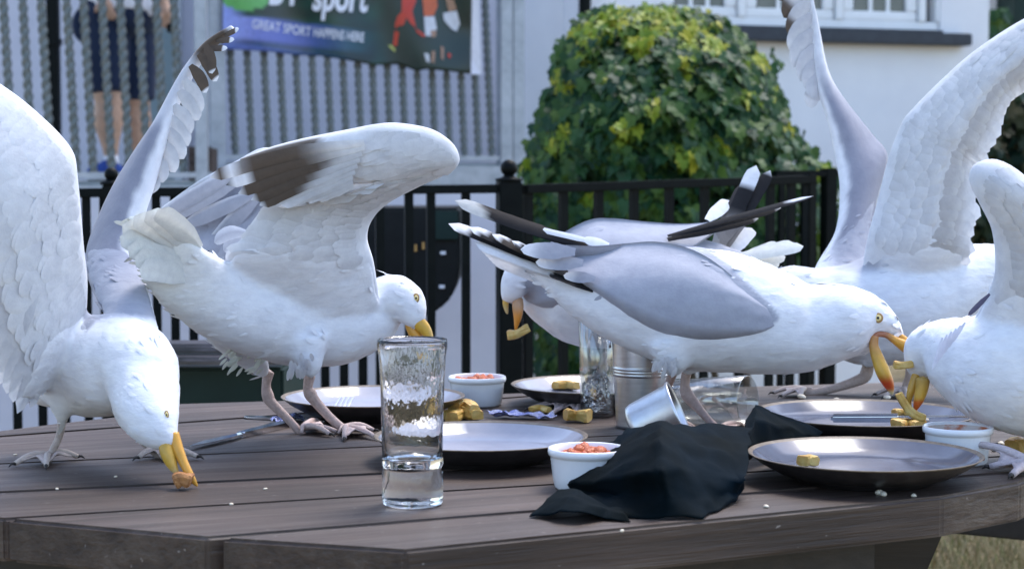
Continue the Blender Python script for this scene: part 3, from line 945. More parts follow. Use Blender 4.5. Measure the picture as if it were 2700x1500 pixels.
for x, y in ((1168, 667), (1165, 756)):
    quadbox('white_mark', x - 7, x + 7, y - 4, y + 4, 5.185, 0.012, M['white_mark'], cab, cb)
for x, y in ((1096, 654), (1116, 648)):
    quadbox('amber_glint', x - 3, x + 3, y - 9, y + 9, 5.185, 0.012, M['amber'], cab, cb)  # small amber blocks standing in for golden glints
for sx in (920, 1150):
    a = P(sx, 830, 5.4) - cb
    beam('foot', a, Vector((a.x, a.y, 0)), 0.04, 0.04, M['bin'], cab)
gb = P(560, 1000, 3.55); gb.z = 0
gbx = empty('storage_box', gb)
tag(gbx, 'dark green box with worn slatted lid between the two left gulls', 'box')
quadbox('lid_slat', 330, 752, 907, 934, 3.50, 0.09, M['bench_top'], gbx, gb, 0.006)
quadbox('lid_slat', 330, 752, 941, 963, 3.46, 0.06, M['bench_top'], gbx, gb, 0.006)
bm = bmesh.new()
a, b = P(335, 966, 3.53) - gb, P(747, 966, 3.53) - gb
box_bm(bm, (a.x, a.y, 0.0), (b.x, b.y + 0.45, a.z - 0.002))
bmesh.ops.bevel(bm, geom=list(bm.edges), offset=0.006, segments=2, affect='EDGES')
from_bm('carcass', bm, M['green_paint'], gbx)
# ------------------------------------------------------------------ octagonal picnic table
troot = empty('picnic_table', (0.05, 2.2, 0))
tag(troot, 'weathered dark brown timber picnic table with cut corners under the gulls', 'table')
TO = Vector((0.05, 2.2, 0))
outline = [T(*p) for p in ((-230, 1335), (0, 1365), (559, 1416), (1069, 1449), (2484, 1308), (2690, 1271), (2800, 1225), (2960, 1120), (2850, 1030), (2600, 1000), (1330, 1037), (474, 1064), (311, 1098), (140, 1117), (0, 1135), (-200, 1170), (-330, 1260))]
lines = [((1069, 1460), (2484, 1318), 0.0), ((700, 1405), (2086, 1292), 0.009), ((0, 1367), (900, 1311), 0.0025), ((0, 1297), (1006, 1248), 0.009),
         ((0, 1222), (900, 1181), 0.0025), ((0, 1150), (700, 1097), 0.008), ((0, 1082), (1330, 1020), 0.0)]
def side(p, a, b):
    return (b.x - a.x) * (p.y - a.y) - (b.y - a.y) * (p.x - a.x)
def clip(poly, a, b, keep_left, off):
    dv = (b - a).normalized()
    nl = Vector((-dv.y, dv.x, 0))
    a2 = a + nl * (off if keep_left else -off)
    b2 = b + nl * (off if keep_left else -off)
    out = []
    for i in range(len(poly)):
        p, q = poly[i], poly[(i + 1) % len(poly)]
        sp, sq = side(p, a2, b2), side(q, a2, b2)
        if not keep_left: sp, sq = -sp, -sq
        if sp >= 0: out.append(p)
        if sp * sq < 0: out.append(p + (q - p) * (sp / (sp - sq)))
    return out
for i in range(len(lines) - 1):
    (a0, b0, g0), (a1, b1, g1) = lines[i], lines[i + 1]
    A0, B0, A1, B1 = T(*a0), T(*b0), T(*a1), T(*b1)
    poly = clip(outline, A0, B0, True, g0 / 2)
    poly = clip(poly, A1, B1, False, g1 / 2)
    if len(poly) < 3: continue
    rz = math.atan2((B0 - A0).y + (B1 - A1).y, (B0 - A0).x + (B1 - A1).x)
    c = sum(poly, Vector()) / len(poly)
    inv = Matrix.Rotation(-rz, 3, 'Z')
    bm = bmesh.new()
    tp = [bm.verts.new(inv @ (p - c)) for p in poly]
    bt = [bm.verts.new(inv @ (p - c) + Vector((0, 0, -0.043))) for p in poly]
    bm.faces.new(tp); bm.faces.new(bt[::-1])
    n = len(poly)
    for k in range(n): bm.faces.new((tp[k], bt[k], bt[(k + 1) % n], tp[(k + 1) % n]))
    bmesh.ops.dissolve_degenerate(bm, dist=0.004, edges=bm.edges)
    bmesh.ops.bevel(bm, geom=[e for e in bm.edges], offset=0.0035, segments=3, affect='EDGES')
    o = from_bm('plank', bm, M['wood'], troot, c - TO)
    o.rotation_euler = (0, 0, rz)
bx_ = (T(2086, 1292) - T(700, 1405)).normalized()
by_ = Vector((-bx_.y, bx_.x, 0))
for t_, s_ in ((-0.42, 0.30), (0.05, 0.34), (0.42, 0.34)):
    c = TO + bx_ * t_ + by_ * 0.05
    o = beam('cross_batten', c - by_ * (0.33 if t_ < 0.4 else 0.12) + Vector((0, 0, TZ - 0.085)), c + by_ * s_ + Vector((0, 0, TZ - 0.085)), 0.09, 0.08, M['wood_dark'], troot, TO, 0.004)
for (x, y) in ((2520, 1418), (1950, 1470), (900, 1500), (400, 1440)):
    top = T(x, y, TZ - 0.05) + Vector((0, 0.22, 0))
    dirx = -0.34 if x > 1350 else 0.34
    foot = Vector((top.x + dirx * 0.8, top.y + 0.05, 0))
    beam('leg', foot, top + (top - foot).normalized() * 0.01, 0.09, 0.045, M['wood_dark'], troot, TO, 0.004, upv=Vector((0, 1, 0)))
ap = [(-150, 1380), (559, 1430), (1069, 1462), (2450, 1324)]
for q0, q1 in zip(ap, ap[1:]):
    A, B = T(*q0), T(*q1)
    n_ = Vector((-(B - A).y, (B - A).x, 0)).normalized() * 0.10
    beam('shade_apron', A + n_ + Vector((0, 0, -0.105)), B + n_ + Vector((0, 0, -0.105)), 0.03, 0.12, M['wood_dark'], troot, TO, 0.003)  # dark boards added to fill the shaded space below the tabletop
sa = P(2610, 1385, 3.15); sb = P(2900, 1330, 3.9)
for k in range(2):
    off = Vector((0.16 * k, -0.05 * k, 0))
    beam('bench_plank', sa + off, sb + off, 0.14, 0.04, M['wood_dark'], troot, TO, 0.004)


# ------------------------------------------------------------------ plates
def plate(x, y, Rm, label, tilt=(0, 0), inner='glaze', hgt=0.030, deep=1.0):
    c = T(x, y, TZ + hgt); c.z = TZ + 0.0005
    h = hgt
    prof = [(0.0001, 0.0035), (Rm * 0.50, 0.0035), (Rm * 0.54, 0.0), (Rm * 0.58, 0.0), (Rm * 0.60, 0.004), (Rm * 0.74, 0.0085), (Rm * 0.90, h * 0.66), (Rm * 0.985, h * 0.94),
            (Rm, h * 0.985), (Rm * 0.996, h), (Rm * 0.985, h), (Rm * 0.955, h * 0.93), (Rm * 0.86, h * 0.62), (Rm * 0.76, 0.0125), (Rm * 0.66, 0.0105), (Rm * 0.4, 0.0098), (0.0001, 0.0098)]
    slots = [1] * 7 + [2, 2, 2, 2] + [0] * 5
    mb = lathe(prof, 72, slots)
    o = link('plate', mb.mesh('plate'), [M[inner], M['glaze_dark'], M['glaze_rim']], None, c)
    o.rotation_euler = (R(tilt[0]), R(tilt[1]), random.random() * 6)
    tag(o, label, 'plate', 'plates on the table')
    return c
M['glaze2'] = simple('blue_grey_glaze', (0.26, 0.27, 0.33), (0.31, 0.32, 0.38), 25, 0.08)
pl1 = plate(984, 1043, 0.127, 'pale plate with dark underside beside the knife and fork', inner='glaze2')
pl2 = plate(1268, 1147, 0.1255, 'pale plate right behind the tall drinking glass', inner='glaze2')
pl3 = plate(1572, 1012, 0.125, 'pale plate with a yellow chip behind the tall tumbler', inner='glaze2')
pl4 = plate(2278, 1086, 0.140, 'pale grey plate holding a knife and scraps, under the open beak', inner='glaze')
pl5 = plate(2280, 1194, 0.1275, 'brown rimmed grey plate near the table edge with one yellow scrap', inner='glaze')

# ------------------------------------------------------------------ ramekins
def ramekin(x, y, Rm, h, label, fill):
    c = T(x, y, TZ + h); c.z = TZ + 0.0005
    root = empty('ramekin', c)
    tag(root, label, 'ramekin', 'white ramekins')
    mb = MB()
    n = 96
    prof = [(0.0001, 0.0, 0), (Rm * 0.80, 0.0, 0), (Rm * 0.83, 0.002, 0), (Rm * 0.87, h * 0.3, 1), (Rm * 0.92, h * 0.76, 1), (Rm * 0.925, h * 0.80, 0), (Rm * 0.99, h * 0.83, 0),
            (Rm, h * 0.9, 0), (Rm * 0.99, h * 0.98, 0), (Rm * 0.965, h, 0), (Rm * 0.94, h * 0.98, 0), (Rm * 0.90, h * 0.75, 0), (Rm * 0.82, 0.009, 0), (Rm * 0.7, 0.005, 0), (0.0001, 0.005, 0)]
    vs, fs = [], []
    for r_, z_, fl in prof:
        for k in range(n):
            a = 2 * math.pi * k / n
            rr = r_ * (1 + (0.010 * math.cos(a * 44) if fl else 0))
            vs.append((rr * math.cos(a), rr * math.sin(a), z_))
    for i in range(len(prof) - 1):
        for k in range(n):
            fs.append((i * n + k, i * n + (k + 1) % n, (i + 1) * n + (k + 1) % n, (i + 1) * n + k))
    mb.add(vs, fs)
    mb.build('dish', M['white_glaze'], root)
    if fill == 'relish':
        bm = bmesh.new()
        r = random.Random(int(x))
        bmesh.ops.create_circle(bm, cap_ends=True, cap_tris=True, segments=30, radius=Rm * 0.88)
        bmesh.ops.subdivide_edges(bm, edges=bm.edges, cuts=4, use_grid_fill=True)
        for v in bm.verts:
            q = 1 - (v.co.length / (Rm * 0.9)) ** 4
            v.co.z = h * 0.80 + q * (0.004 + 0.006 * mnoise.noise(v.co * 130) + 0.004 * mnoise.noise(v.co * 60))
        from_bm('relish', bm, M['salsa'], root, smooth=True)
        for k in range(12):
            a = r.uniform(0, 6.28); q = Rm * r.uniform(0.1, 0.72)
            bm = bmesh.new()
            bmesh.ops.create_icosphere(bm, subdivisions=2, radius=r.uniform(0.0045, 0.0075))
            for v in bm.verts: v.co *= 1 + 0.3 * mnoise.noise(v.co * 220 + Vector((k, 0, 0)))
            from_bm('lump', bm, M['salsa'], root, (q * math.cos(a), q * math.sin(a), h * 0.88), True)
    else:
        mb = lathe([(Rm * 0.925, h * 0.90), (Rm * 0.893, h * 0.72), (Rm * 0.805, 0.011), (Rm * 0.6, 0.0075), (0.0001, 0.0075)], 64)
        for i, v in enumerate(mb.v):
            rr = 0.994 + 0.004 * mnoise.noise(Vector(v) * 60)
            mb.v[i] = (v[0] * rr, v[1] * rr, v[2] + 0.0008)
        mb.build('sauce_smear', M['sauce'], root)
    return c
ramekin(1258, 992, 0.0425, 0.042, 'white ramekin of red relish next to the pale plate behind', 'relish')
ramekin(1549, 1180, 0.0425, 0.043, 'white ramekin of orange relish partly hidden by the dark napkin', 'relish')
ramekin(2526, 1123, 0.0405, 0.043, 'empty sauce smeared white ramekin behind the brown rimmed plate', 'smear')

# ------------------------------------------------------------------ drinking glasses
gc = T(1088, 1330)
k = 2590.0
tw = [(0.0001, 0.0), (0.026, 0.0), (0.0300, 0.0015), (0.0313, 0.006), (0.0310, 0.018), (0.0307, 0.034), (0.0298, 0.0365), (0.0298, 0.0385), (0.0312, 0.042),
      (0.0308, 0.050), (0.0311, 0.08), (0.0325, 0.125), (0.0338, 0.150), (0.0352, 0.158), (0.0356, 0.1635), (0.0352, 0.1675), (0.0340, 0.1680), (0.0330, 0.1650),
      (0.0318, 0.150), (0.0304, 0.12), (0.0288, 0.075), (0.0280, 0.053), (0.0262, 0.0475), (0.018, 0.0465), (0.0001, 0.0462)]
mb = lathe(tw, 72)
go = link('drinking_glass', mb.mesh('drinking_glass'), M['glass_ribbed'], None, (gc.x, gc.y, TZ + 0.0005))
tag(go, 'tall clear drinking glass with thick solid base near the table edge', 'glass')
def tumbler(h, r0, r1, th=0.0022, base=0.009):
    return [(0.0001, 0.0), (r0 * 0.9, 0.0), (r0, 0.003), (r0 + (r1 - r0) * 0.5, h * 0.5), (r1, h - 0.001), (r1 - th * 0.5, h), (r1 - th, h - 0.001),
            (r0 + (r1 - r0) * 0.5 - th, h * 0.5), (r0 - th, base + 0.003), (r0 * 0.8, base), (0.0001, base)]
c = T(1575, 1098)
gt = empty('tumbler', (c.x, c.y, TZ + 0.0005))
tag(gt, 'tall clear tumbler with crumpled wrapper inside, behind the tin bucket', 'glass')
lathe(tumbler(0.135, 0.0235, 0.0265), 56).build('glass_body', M['thin_glass'], gt)
bm = bmesh.new()
bmesh.ops.create_icosphere(bm, subdivisions=4, radius=0.019)
for v in bm.verts:
    v.co *= 1 + 0.35 * mnoise.noise(v.co * 90) + 0.2 * mnoise.noise(v.co * 210)
    v.co.z = v.co.z * 1.3 + 0.036
from_bm('wrapper', bm, M['glass'], gt)
c1, c2 = P(1752, 1072, 2.47), P(1948, 1046, 2.41)
ax = (c2 - c1).normalized()
L = (c2 - c1).length
c1.z = TZ + 0.0295; c2.z = TZ + 0.0355
ax = (c2 - c1).normalized()
mx = ax.to_track_quat('Z', 'Y').to_matrix().to_4x4()
lg = link('tumbler', lathe(tumbler(L + 0.012, 0.0285, 0.0345, base=0.012), 56).mesh('tumbler'), M['thin_glass'], None)
mx.translation = c1
lg.matrix_world = mx
tag(lg, 'clear tumbler lying on its side behind the standing gull leg', 'glass')

# ------------------------------------------------------------------ tin bucket and tipped cup
c = T(1692, 1126)
bk = empty('tin_bucket', (c.x, c.y, TZ + 0.0005))
tag(bk, 'upright tin bucket with ridged band below the standing gull', 'bucket')
hb = 0.125
def bk_r(z): return 0.034 + (0.0405 - 0.034) * z / hb
pr = [(0.0001, 0.002), (0.031, 0.002), (0.0325, 0.0), (0.0345, 0.0)]
z = 0.004
while z < hb:
    e = 0.0
    for zc in (0.071, 0.075, 0.079): e = max(e, 0.0014 * max(0, 1 - abs(z - zc) / 0.0018))
    pr.append((bk_r(z) + e, z)); z += 0.0012 if 0.065 < z < 0.086 else 0.008
pr += [(bk_r(hb) + 0.002, hb), (bk_r(hb) + 0.002, hb + 0.002), (bk_r(hb) - 0.001, hb + 0.002), (bk_r(hb) - 0.001, hb - 0.003), (0.0325, 0.005), (0.0001, 0.004)]
lathe(pr, 64).build('pail', M['tin'], bk)
for s in (-1, 1):
    mb = MB()
    lathe([(0.0001, 0), (0.005, 0), (0.005, 0.003), (0.0001, 0.003)], 16).build('handle_lug', M['tin'], bk, loc=(s * 0.041, 0, hb - 0.015)).rotation_euler = (0, s * R(90), 0)
tb = P(1668, 1092, 2.17)
ax = Vector((0.86, -0.12, 0.38)).normalized()
mx = ax.to_track_quat('Z', 'Y').to_matrix().to_4x4()
cup = lathe([(0.0001, 0.001), (0.021, 0.001), (0.0255, 0.003), (0.0275, 0.008), (0.0315, 0.046), (0.0335, 0.048), (0.0338, 0.050), (0.0330, 0.051), (0.0308, 0.049), (0.0268, 0.010), (0.024, 0.005), (0.0001, 0.004)], 56, mx=Matrix.Diagonal((1.2, 1.2, 1.22, 1)))
co = link('tin_cup', cup.mesh('tin_cup'), M['alu'], None)
mx.translation = tb
co.matrix_world = mx
tag(co, 'small dull aluminium cup tipped on its side behind the dark napkin', 'cup')
bpy.context.view_layer.update()
zmin = min((co.matrix_world @ v.co).z for v in co.data.vertices)
co.location.z += TZ + 0.0005 - zmin

# ------------------------------------------------------------------ napkin
def cloth_patch(rows, sub, amp, seed):
    """rows of (px, py, height above table or None) -> lofted crumpled sheet; depth follows from the height"""
    g = []
    for row in rows:
        g.append([T(x, y, TZ + h) for x, y, h in row])
    nu, nv = len(g), len(g[0])
    U, V = (nu - 1) * sub + 1, (nv - 1) * sub + 1
    vs = []
    for i in range(U):
        a = min(i // sub, nu - 2); fu = i / sub - a
        for j in range(V):
            b = min(j // sub, nv - 2); fv = j / sub - b
            p = (g[a][b] * (1 - fu) + g[a + 1][b] * fu) * (1 - fv) + (g[a][b + 1] * (1 - fu) + g[a + 1][b + 1] * fu) * fv
            q = p * 38 + Vector((seed, 0, 0))
            p = p + Vector((mnoise.noise(q), mnoise.noise(q + Vector((9, 0, 0))), mnoise.noise(q + Vector((0, 9, 0))))) * amp
            q = p * 120
            p = p + Vector((mnoise.noise(q), 0, mnoise.noise(q + Vector((0, 9, 0))))) * amp * 0.3
            p.z = max(p.z, TZ + 0.0015)
            vs.append(p)
    fs = [(i * V + j, (i + 1) * V + j, (i + 1) * V + j + 1, i * V + j + 1) for i in range(U - 1) for j in range(V - 1)]
    return vs, fs
nap = MB()
v_, f_ = cloth_patch([   # back to front, left to right
    [(1600, 1165, 0.030), (1660, 1135, 0.050), (1742, 1108, 0.072), (1830, 1118, 0.060), (1905, 1112, 0.056), (1978, 1128, 0.050)],
    [(1545, 1225, 0.022), (1640, 1200, 0.045), (1742, 1150, 0.070), (1850, 1185, 0.050), (1920, 1190, 0.045), (1975, 1195, 0.040)],
    [(1490, 1278, 0.010), (1600, 1262, 0.026), (1740, 1235, 0.050), (1860, 1245, 0.034), (1955, 1275, 0.020), (1968, 1265, 0.024)],
    [(1500, 1288, 0.006), (1620, 1300, 0.012), (1760, 1310, 0.022), (1870, 1318, 0.012), (1940, 1296, 0.010), (1962, 1285, 0.012)],
    [(1560, 1330, 0.002), (1640, 1362, 0.002), (1760, 1366, 0.002), (1850, 1364, 0.002), (1900, 1345, 0.002), (1945, 1312, 0.002)]], 8, 0.0045, 1)
nap.add(v_, f_)
v_, f_ = cloth_patch([
    [(1470, 1290, 0.013), (1500, 1287, 0.018), (1530, 1290, 0.016), (1560, 1310, 0.010), (1600, 1335, 0.004), (1650, 1345, 0.004)],
    [(1440, 1318, 0.010), (1470, 1312, 0.017), (1510, 1312, 0.020), (1555, 1330, 0.016), (1600, 1345, 0.008), (1650, 1352, 0.008)],
    [(1394, 1360, 0.002), (1430, 1358, 0.004), (1470, 1345, 0.012), (1530, 1345, 0.014), (1590, 1368, 0.002), (1660, 1374, 0.002)]], 8, 0.0025, 4)
nap.add(v_, f_)
v_, f_ = cloth_patch([
    [(1965, 1115, 0.050), (1990, 1064, 0.060), (2050, 1088, 0.045), (2110, 1112, 0.034), (2170, 1140, 0.022)],
    [(1968, 1160, 0.040), (1995, 1105, 0.055), (2050, 1120, 0.042), (2110, 1135, 0.030), (2160, 1152, 0.018)],
    [(1972, 1215, 0.012), (2000, 1190, 0.018), (2040, 1175, 0.020), (2090, 1165, 0.020), (2140, 1162, 0.014)]], 8, 0.003, 7)
nap.add(v_, f_)
norg = T(1742, 1300); norg.z = TZ
no = nap.build('napkin', M['napkin'], None, norg, True, norg)
tag(no, 'crumpled dark navy napkin heaped at the table edge', 'napkin')
md = no.modifiers.new('s', 'SOLIDIFY'); md.thickness = 0.0012

# ------------------------------------------------------------------ cutlery
def flat_piece(outline, m, name, parent, org, th=0.003, bevel=0.0008, zoff=0.0, lift=None):
    bm = bmesh.new()
    tp = [bm.verts.new(p + Vector((0, 0, th + zoff)) - org) for p in outline]
    bt = [bm.verts.new(p + Vector((0, 0, zoff)) - org) for p in outline]
    bm.faces.new(tp); bm.faces.new(bt[::-1])
    n = len(outline)
    for i in range(n): bm.faces.new((tp[i], bt[i], bt[(i + 1) % n], tp[(i + 1) % n]))
    if bevel: bmesh.ops.bevel(bm, geom=list(bm.edges), offset=bevel, segments=2, affect='EDGES')
    return from_bm(name, bm, m, parent)
def blade_shape(a, b, wl):
    """outline along a->b; wl = [(t, left half width, right half width)]"""
    dv = b - a; L = dv.length; dv.normalize()
    nl = Vector((-dv.y, dv.x, 0))
    return [a + dv * (t * L) + nl * l for t, l, r in wl] + [a + dv * (t * L) - nl * r for t, l, r in reversed(wl)]
a, b = T(500, 1187), T(756, 1124)
kn = empty('table_knife', a)
tag(kn, 'silver table knife lying between the two left gulls', 'knife', 'cutlery')
mid = a + (b - a) * 0.50
flat_piece(blade_shape(a, mid, [(0.0, 0.0005, 0.0005), (0.12, 0.004, 0.004), (0.35, 0.008, 0.007), (0.75, 0.0085, 0.0075), (0.97, 0.0045, 0.0045), (1.0, 0.0045, 0.0045)]), M['steel'], 'blade', kn, a, 0.0018, 0.0005, 0.004)
flat_piece(blade_shape(mid - (b - a) * 0.02, b, [(0.0, 0.005, 0.005), (0.06, 0.0055, 0.0055), (0.4, 0.007, 0.007), (0.85, 0.0095, 0.0095), (0.96, 0.009, 0.009), (1.0, 0.005, 0.005)]), M['steel'], 'handle', kn, a, 0.007, 0.002, 0.0005)
a, b = T(645, 1103), T(850, 1113)
fk = empty('table_fork', a)
tag(fk, 'silver fork with its tines resting against the pale plate', 'fork', 'cutlery')
flat_piece(blade_shape(a, b, [(0.0, 0.003, 0.003), (0.04, 0.007, 0.007), (0.25, 0.0065, 0.0065), (0.6, 0.0035, 0.0035), (1.0, 0.003, 0.003)]), M['steel'], 'handle', fk, a, 0.003, 0.001, 0.001)
c0, c1 = T(850, 1113, TZ + 0.002), T(884, 1098, TZ + 0.004)
flat_piece(blade_shape(c0, c1, [(0.0, 0.003, 0.003), (0.3, 0.009, 0.009), (0.7, 0.012, 0.012), (1.0, 0.012, 0.012)]), M['steel'], 'fork_head', fk, a, 0.002, 0.0006, 0.0)
dv = (c1 - c0).normalized(); nl = Vector((-dv.y, dv.x, 0))
for k in range(4):
    s = c1 + nl * (0.0095 - 0.0063 * k)
    e = s + dv * 0.045 + Vector((0, 0, 0.020))
    beam('tine', s, e, 0.0022, 0.0018, M['steel'], fk, a)
a, b = T(722, 1118), T(800, 1106)
bm = bmesh.new()
bmesh.ops.create_grid(bm, x_segments=18, y_segments=8, size=1)
for v in bm.verts:
    p = a + (b - a) * (v.co.x * 0.5 + 0.5) + by_ * (v.co.y * 0.018)
    v.co = p + Vector((0, 0, 0.006 + 0.007 * mnoise.noise(p * 90)))
og = a.copy()
for v in bm.verts: v.co -= og
o = from_bm('sachet', bm, M['foil'], None, og); tag(o, 'crumpled blue silver sachet beside the fork', 'sachet', 'crumpled sachets')
md = o.modifiers.new('s', 'SOLIDIFY'); md.thickness = 0.001
a, b = T(1285, 1101), T(1462, 1106)
bm = bmesh.new()
bmesh.ops.create_grid(bm, x_segments=26, y_segments=8, size=1)
for v in bm.verts:
    p = a + (b - a) * (v.co.x * 0.5 + 0.5) + by_ * (v.co.y * 0.016 * (1 - 0.5 * v.co.x ** 2))
    v.co = p + Vector((0, 0, 0.006 + 0.008 * mnoise.noise(p * 100))) - a
o = from_bm('sachet', bm, M['foil'], None, a); tag(o, 'crumpled silver sachet between pink foot and ramekin', 'sachet', 'crumpled sachets')
md = o.modifiers.new('s', 'SOLIDIFY'); md.thickness = 0.001
a, b = P(2192, 1104, 2.27), P(2556, 1106, 2.30)
zpl = TZ + 0.0145
a = T(2192, 1102, TZ + 0.022); b = T(2560, 1100, TZ + 0.030)
k2 = empty('table_knife', a)
tag(k2, 'silver table knife lying across the grey plate of scraps', 'knife', 'cutlery')
mid = a + (b - a) * 0.5
bm_ = beam('handle', a, mid, 0.018, 0.010, M['steel'], k2, a, 0.003)
o = flat_piece(blade_shape(mid - (b - a) * 0.02, b, [(0.0, 0.006, 0.006), (0.1, 0.005, 0.005), (0.2, 0.009, 0.008), (0.7, 0.009, 0.008), (1.0, 0.0008, 0.0008)]), M['steel'], 'blade', k2, a, 0.0018, 0.0005, 0.0)

# ------------------------------------------------------------------ chips, crumbs and scraps
def fry(pts, rad, label, d_=None, z=None, m='chip', flat=0.75, seed=0, name='chip', cat='chip', group='scattered chips'):
    """bent irregular stick through pixels; on the level z, or at depth d_"""
    cs = [T(x, y, z) if d_ is None else P(x, y, d_) for x, y in pts]
    cs = [Vector(p) for p in catmull([tuple(p) for p in cs], 9)]
    mb = MB(); vs, fs = [], []
    ring = 16
    for i, c in enumerate(cs):
        t = (cs[min(i + 1, 8)] - cs[max(i - 1, 0)]).normalized()
        N = Vector((0, 0, 1)).cross(t); N = N.normalized() if N.length > 0.05 else Vector((1, 0, 0))
        B = t.cross(N)
        for j in range(ring):
            a = 2 * math.pi * j / ring
            ca, sa_ = math.cos(a), math.sin(a)
            q = (abs(ca) ** 5 + abs(sa_) ** 5) ** (-1 / 5)
            rr = rad * 0.88 * q * (1 + 0.45 * mnoise.noise(Vector((i * 0.3 + seed * 7.3, ca * 0.7, sa_ * 0.7))) + 0.10 * mnoise.noise(Vector((i * 1.7 + seed * 7, ca * 3, sa_ * 3))))
            if i in (0, 8): rr *= 0.86
            vs.append(c + N * (rr * ca) + B * (rr * flat * sa_))
    for i in range(8):
        for j in range(ring):
            fs.append((i * ring + j, i * ring + (j + 1) % ring, (i + 1) * ring + (j + 1) % ring, (i + 1) * ring + j))
    fs.append(tuple(range(ring))[::-1]); fs.append(tuple(8 * ring + j for j in range(ring)))
    mb.add(vs, fs)
    org = cs[4].copy()
    if d_ is None: org.z = z - rad * flat
    o = mb.build(name, M[m], None, org, False, org)
    tag(o, label, cat, group)
    return o
Z1 = TZ + 0.009
fry([(1192, 1098), (1222, 1084), (1262, 1094)], 0.011, 'broad yellow chip against the rim of the pale plate', None, Z1, seed=1)
fry([(1196, 1072), (1225, 1064), (1252, 1078)], 0.010, 'yellow chip lying behind another by the white ramekin', None, Z1 + 0.008, seed=2)
fry([(1172, 1096), (1186, 1092), (1197, 1096)], 0.009, 'short chip end beside the tall drinking glass', None, Z1, seed=3)
fry([(1490, 1096), (1520, 1095), (1556, 1097)], 0.012, 'thick yellow chip at the foot of the tall tumbler', None, Z1, seed=4)
fry([(1400, 1079), (1425, 1076), (1448, 1080)], 0.006, 'thin pale chip beside the pink webbed foot', None, TZ + 0.006, seed=5)
fry([(1464, 1016), (1490, 1013), (1520, 1016)], 0.009, 'yellow chip inside the plate behind the tumbler', None, TZ + 0.020, seed=6)
fry([(2114, 1214), (2130, 1211), (2147, 1214)], 0.009, 'small yellow scrap on the brown rimmed plate', None, TZ + 0.018, seed=7)
fry([(2362, 1118), (2395, 1112), (2425, 1122)], 0.010, 'golden chip lying on the grey plate beside the knife', None, TZ + 0.020, seed=8)
fry([(2356, 1088), (2385, 1086), (2412, 1090)], 0.007, 'chip lying behind the knife on the grey plate', None, TZ + 0.020, seed=18)
fry([(2664, 1176), (2684, 1172), (2704, 1177)], 0.013, 'knobbly golden chip on bare wood past the ramekin', None, TZ + 0.014, seed=9)
rnd = random.Random(5)
def crumb(p, r, label, m='bread', group='crumbs on the table'):
    bm = bmesh.new()
    bmesh.ops.create_icosphere(bm, subdivisions=2, radius=r)
    s = rnd.random() * 50
    for v in bm.verts:
        v.co *= 1 + 0.5 * mnoise.noise(v.co * (0.8 / r) + Vector((s, 0, 0)))
        v.co.z *= 0.6
    o = from_bm('crumb', bm, M[m], None, p + Vector((0, 0, r * 0.45)), True)
    tag(o, label, 'crumb', group)
for x, y, r in ((2315, 1303, 0.0045), (2328, 1306, 0.004), (2410, 1308, 0.003), (2020, 1338, 0.003)):
    crumb(T(x, y), r, 'pale crumb on the bare front board past the brown rimmed plate')
for x, y, r in ((2638, 1172, 0.004), (2652, 1175, 0.004), (2668, 1188, 0.004), (2690, 1196, 0.004), (2620, 1190, 0.003)):
    crumb(T(x, y), r, 'pale crumb scattered around the knobbly golden chip')
for x, y, r in ((2115, 1050, 0.006), (2206, 1058, 0.005), (2172, 1085, 0.005), (2210, 1088, 0.007), (2340, 1052, 0.005), (2312, 1092, 0.005), (2400, 1112, 0.006), (2440, 1110, 0.006), (2420, 1126, 0.005)):
    crumb(T(x, y, TZ + 0.012), r, 'pale scrap of food on the grey plate with the knife', group='scraps on the grey plate')
for x, y, r in ((2245, 1176, 0.003), (2190, 1203, 0.0025), (2350, 1194, 0.003), (2430, 1186, 0.003), (2075, 1178, 0.003), (2480, 1200, 0.003), (2390, 1208, 0.003)):
    crumb(T(x, y, TZ + 0.011), r, 'tiny dark speck of food on the brown rimmed plate', 'bark', 'specks on the brown rimmed plate')
for x, y, r in ((610, 1330, 0.002), (150, 1290, 0.002), (305, 1258, 0.002), (700, 1290, 0.002), (40, 1200, 0.002), (1640, 1400, 0.002)):
    crumb(T(x, y), r, 'tiny crumb on the dark planks in front of the left gulls')
o = fry([(1905, 1042), (1925, 1040), (1950, 1043)], 0.006, 'pale scrap of bread inside the lying tumbler', None, TZ + 0.012, 'bread', seed=12, name='bread_scrap', cat='bread', group='bread scraps')
bm = bmesh.new()
bmesh.ops.create_grid(bm, x_segments=10, y_segments=6, size=1)
a = T(2558, 1226)
for v in bm.verts: v.co = Vector((v.co.x * 0.014, v.co.y * 0.012, 0.008 + 0.006 * mnoise.noise(v.co * 2.2)))
o = from_bm('sachet', bm, M['redfoil'], None, a); tag(o, 'small red wrapper scrap under the rim of the brown rimmed plate', 'wrapper')
md = o.modifiers.new('s', 'SOLIDIFY'); md.thickness = 0.001
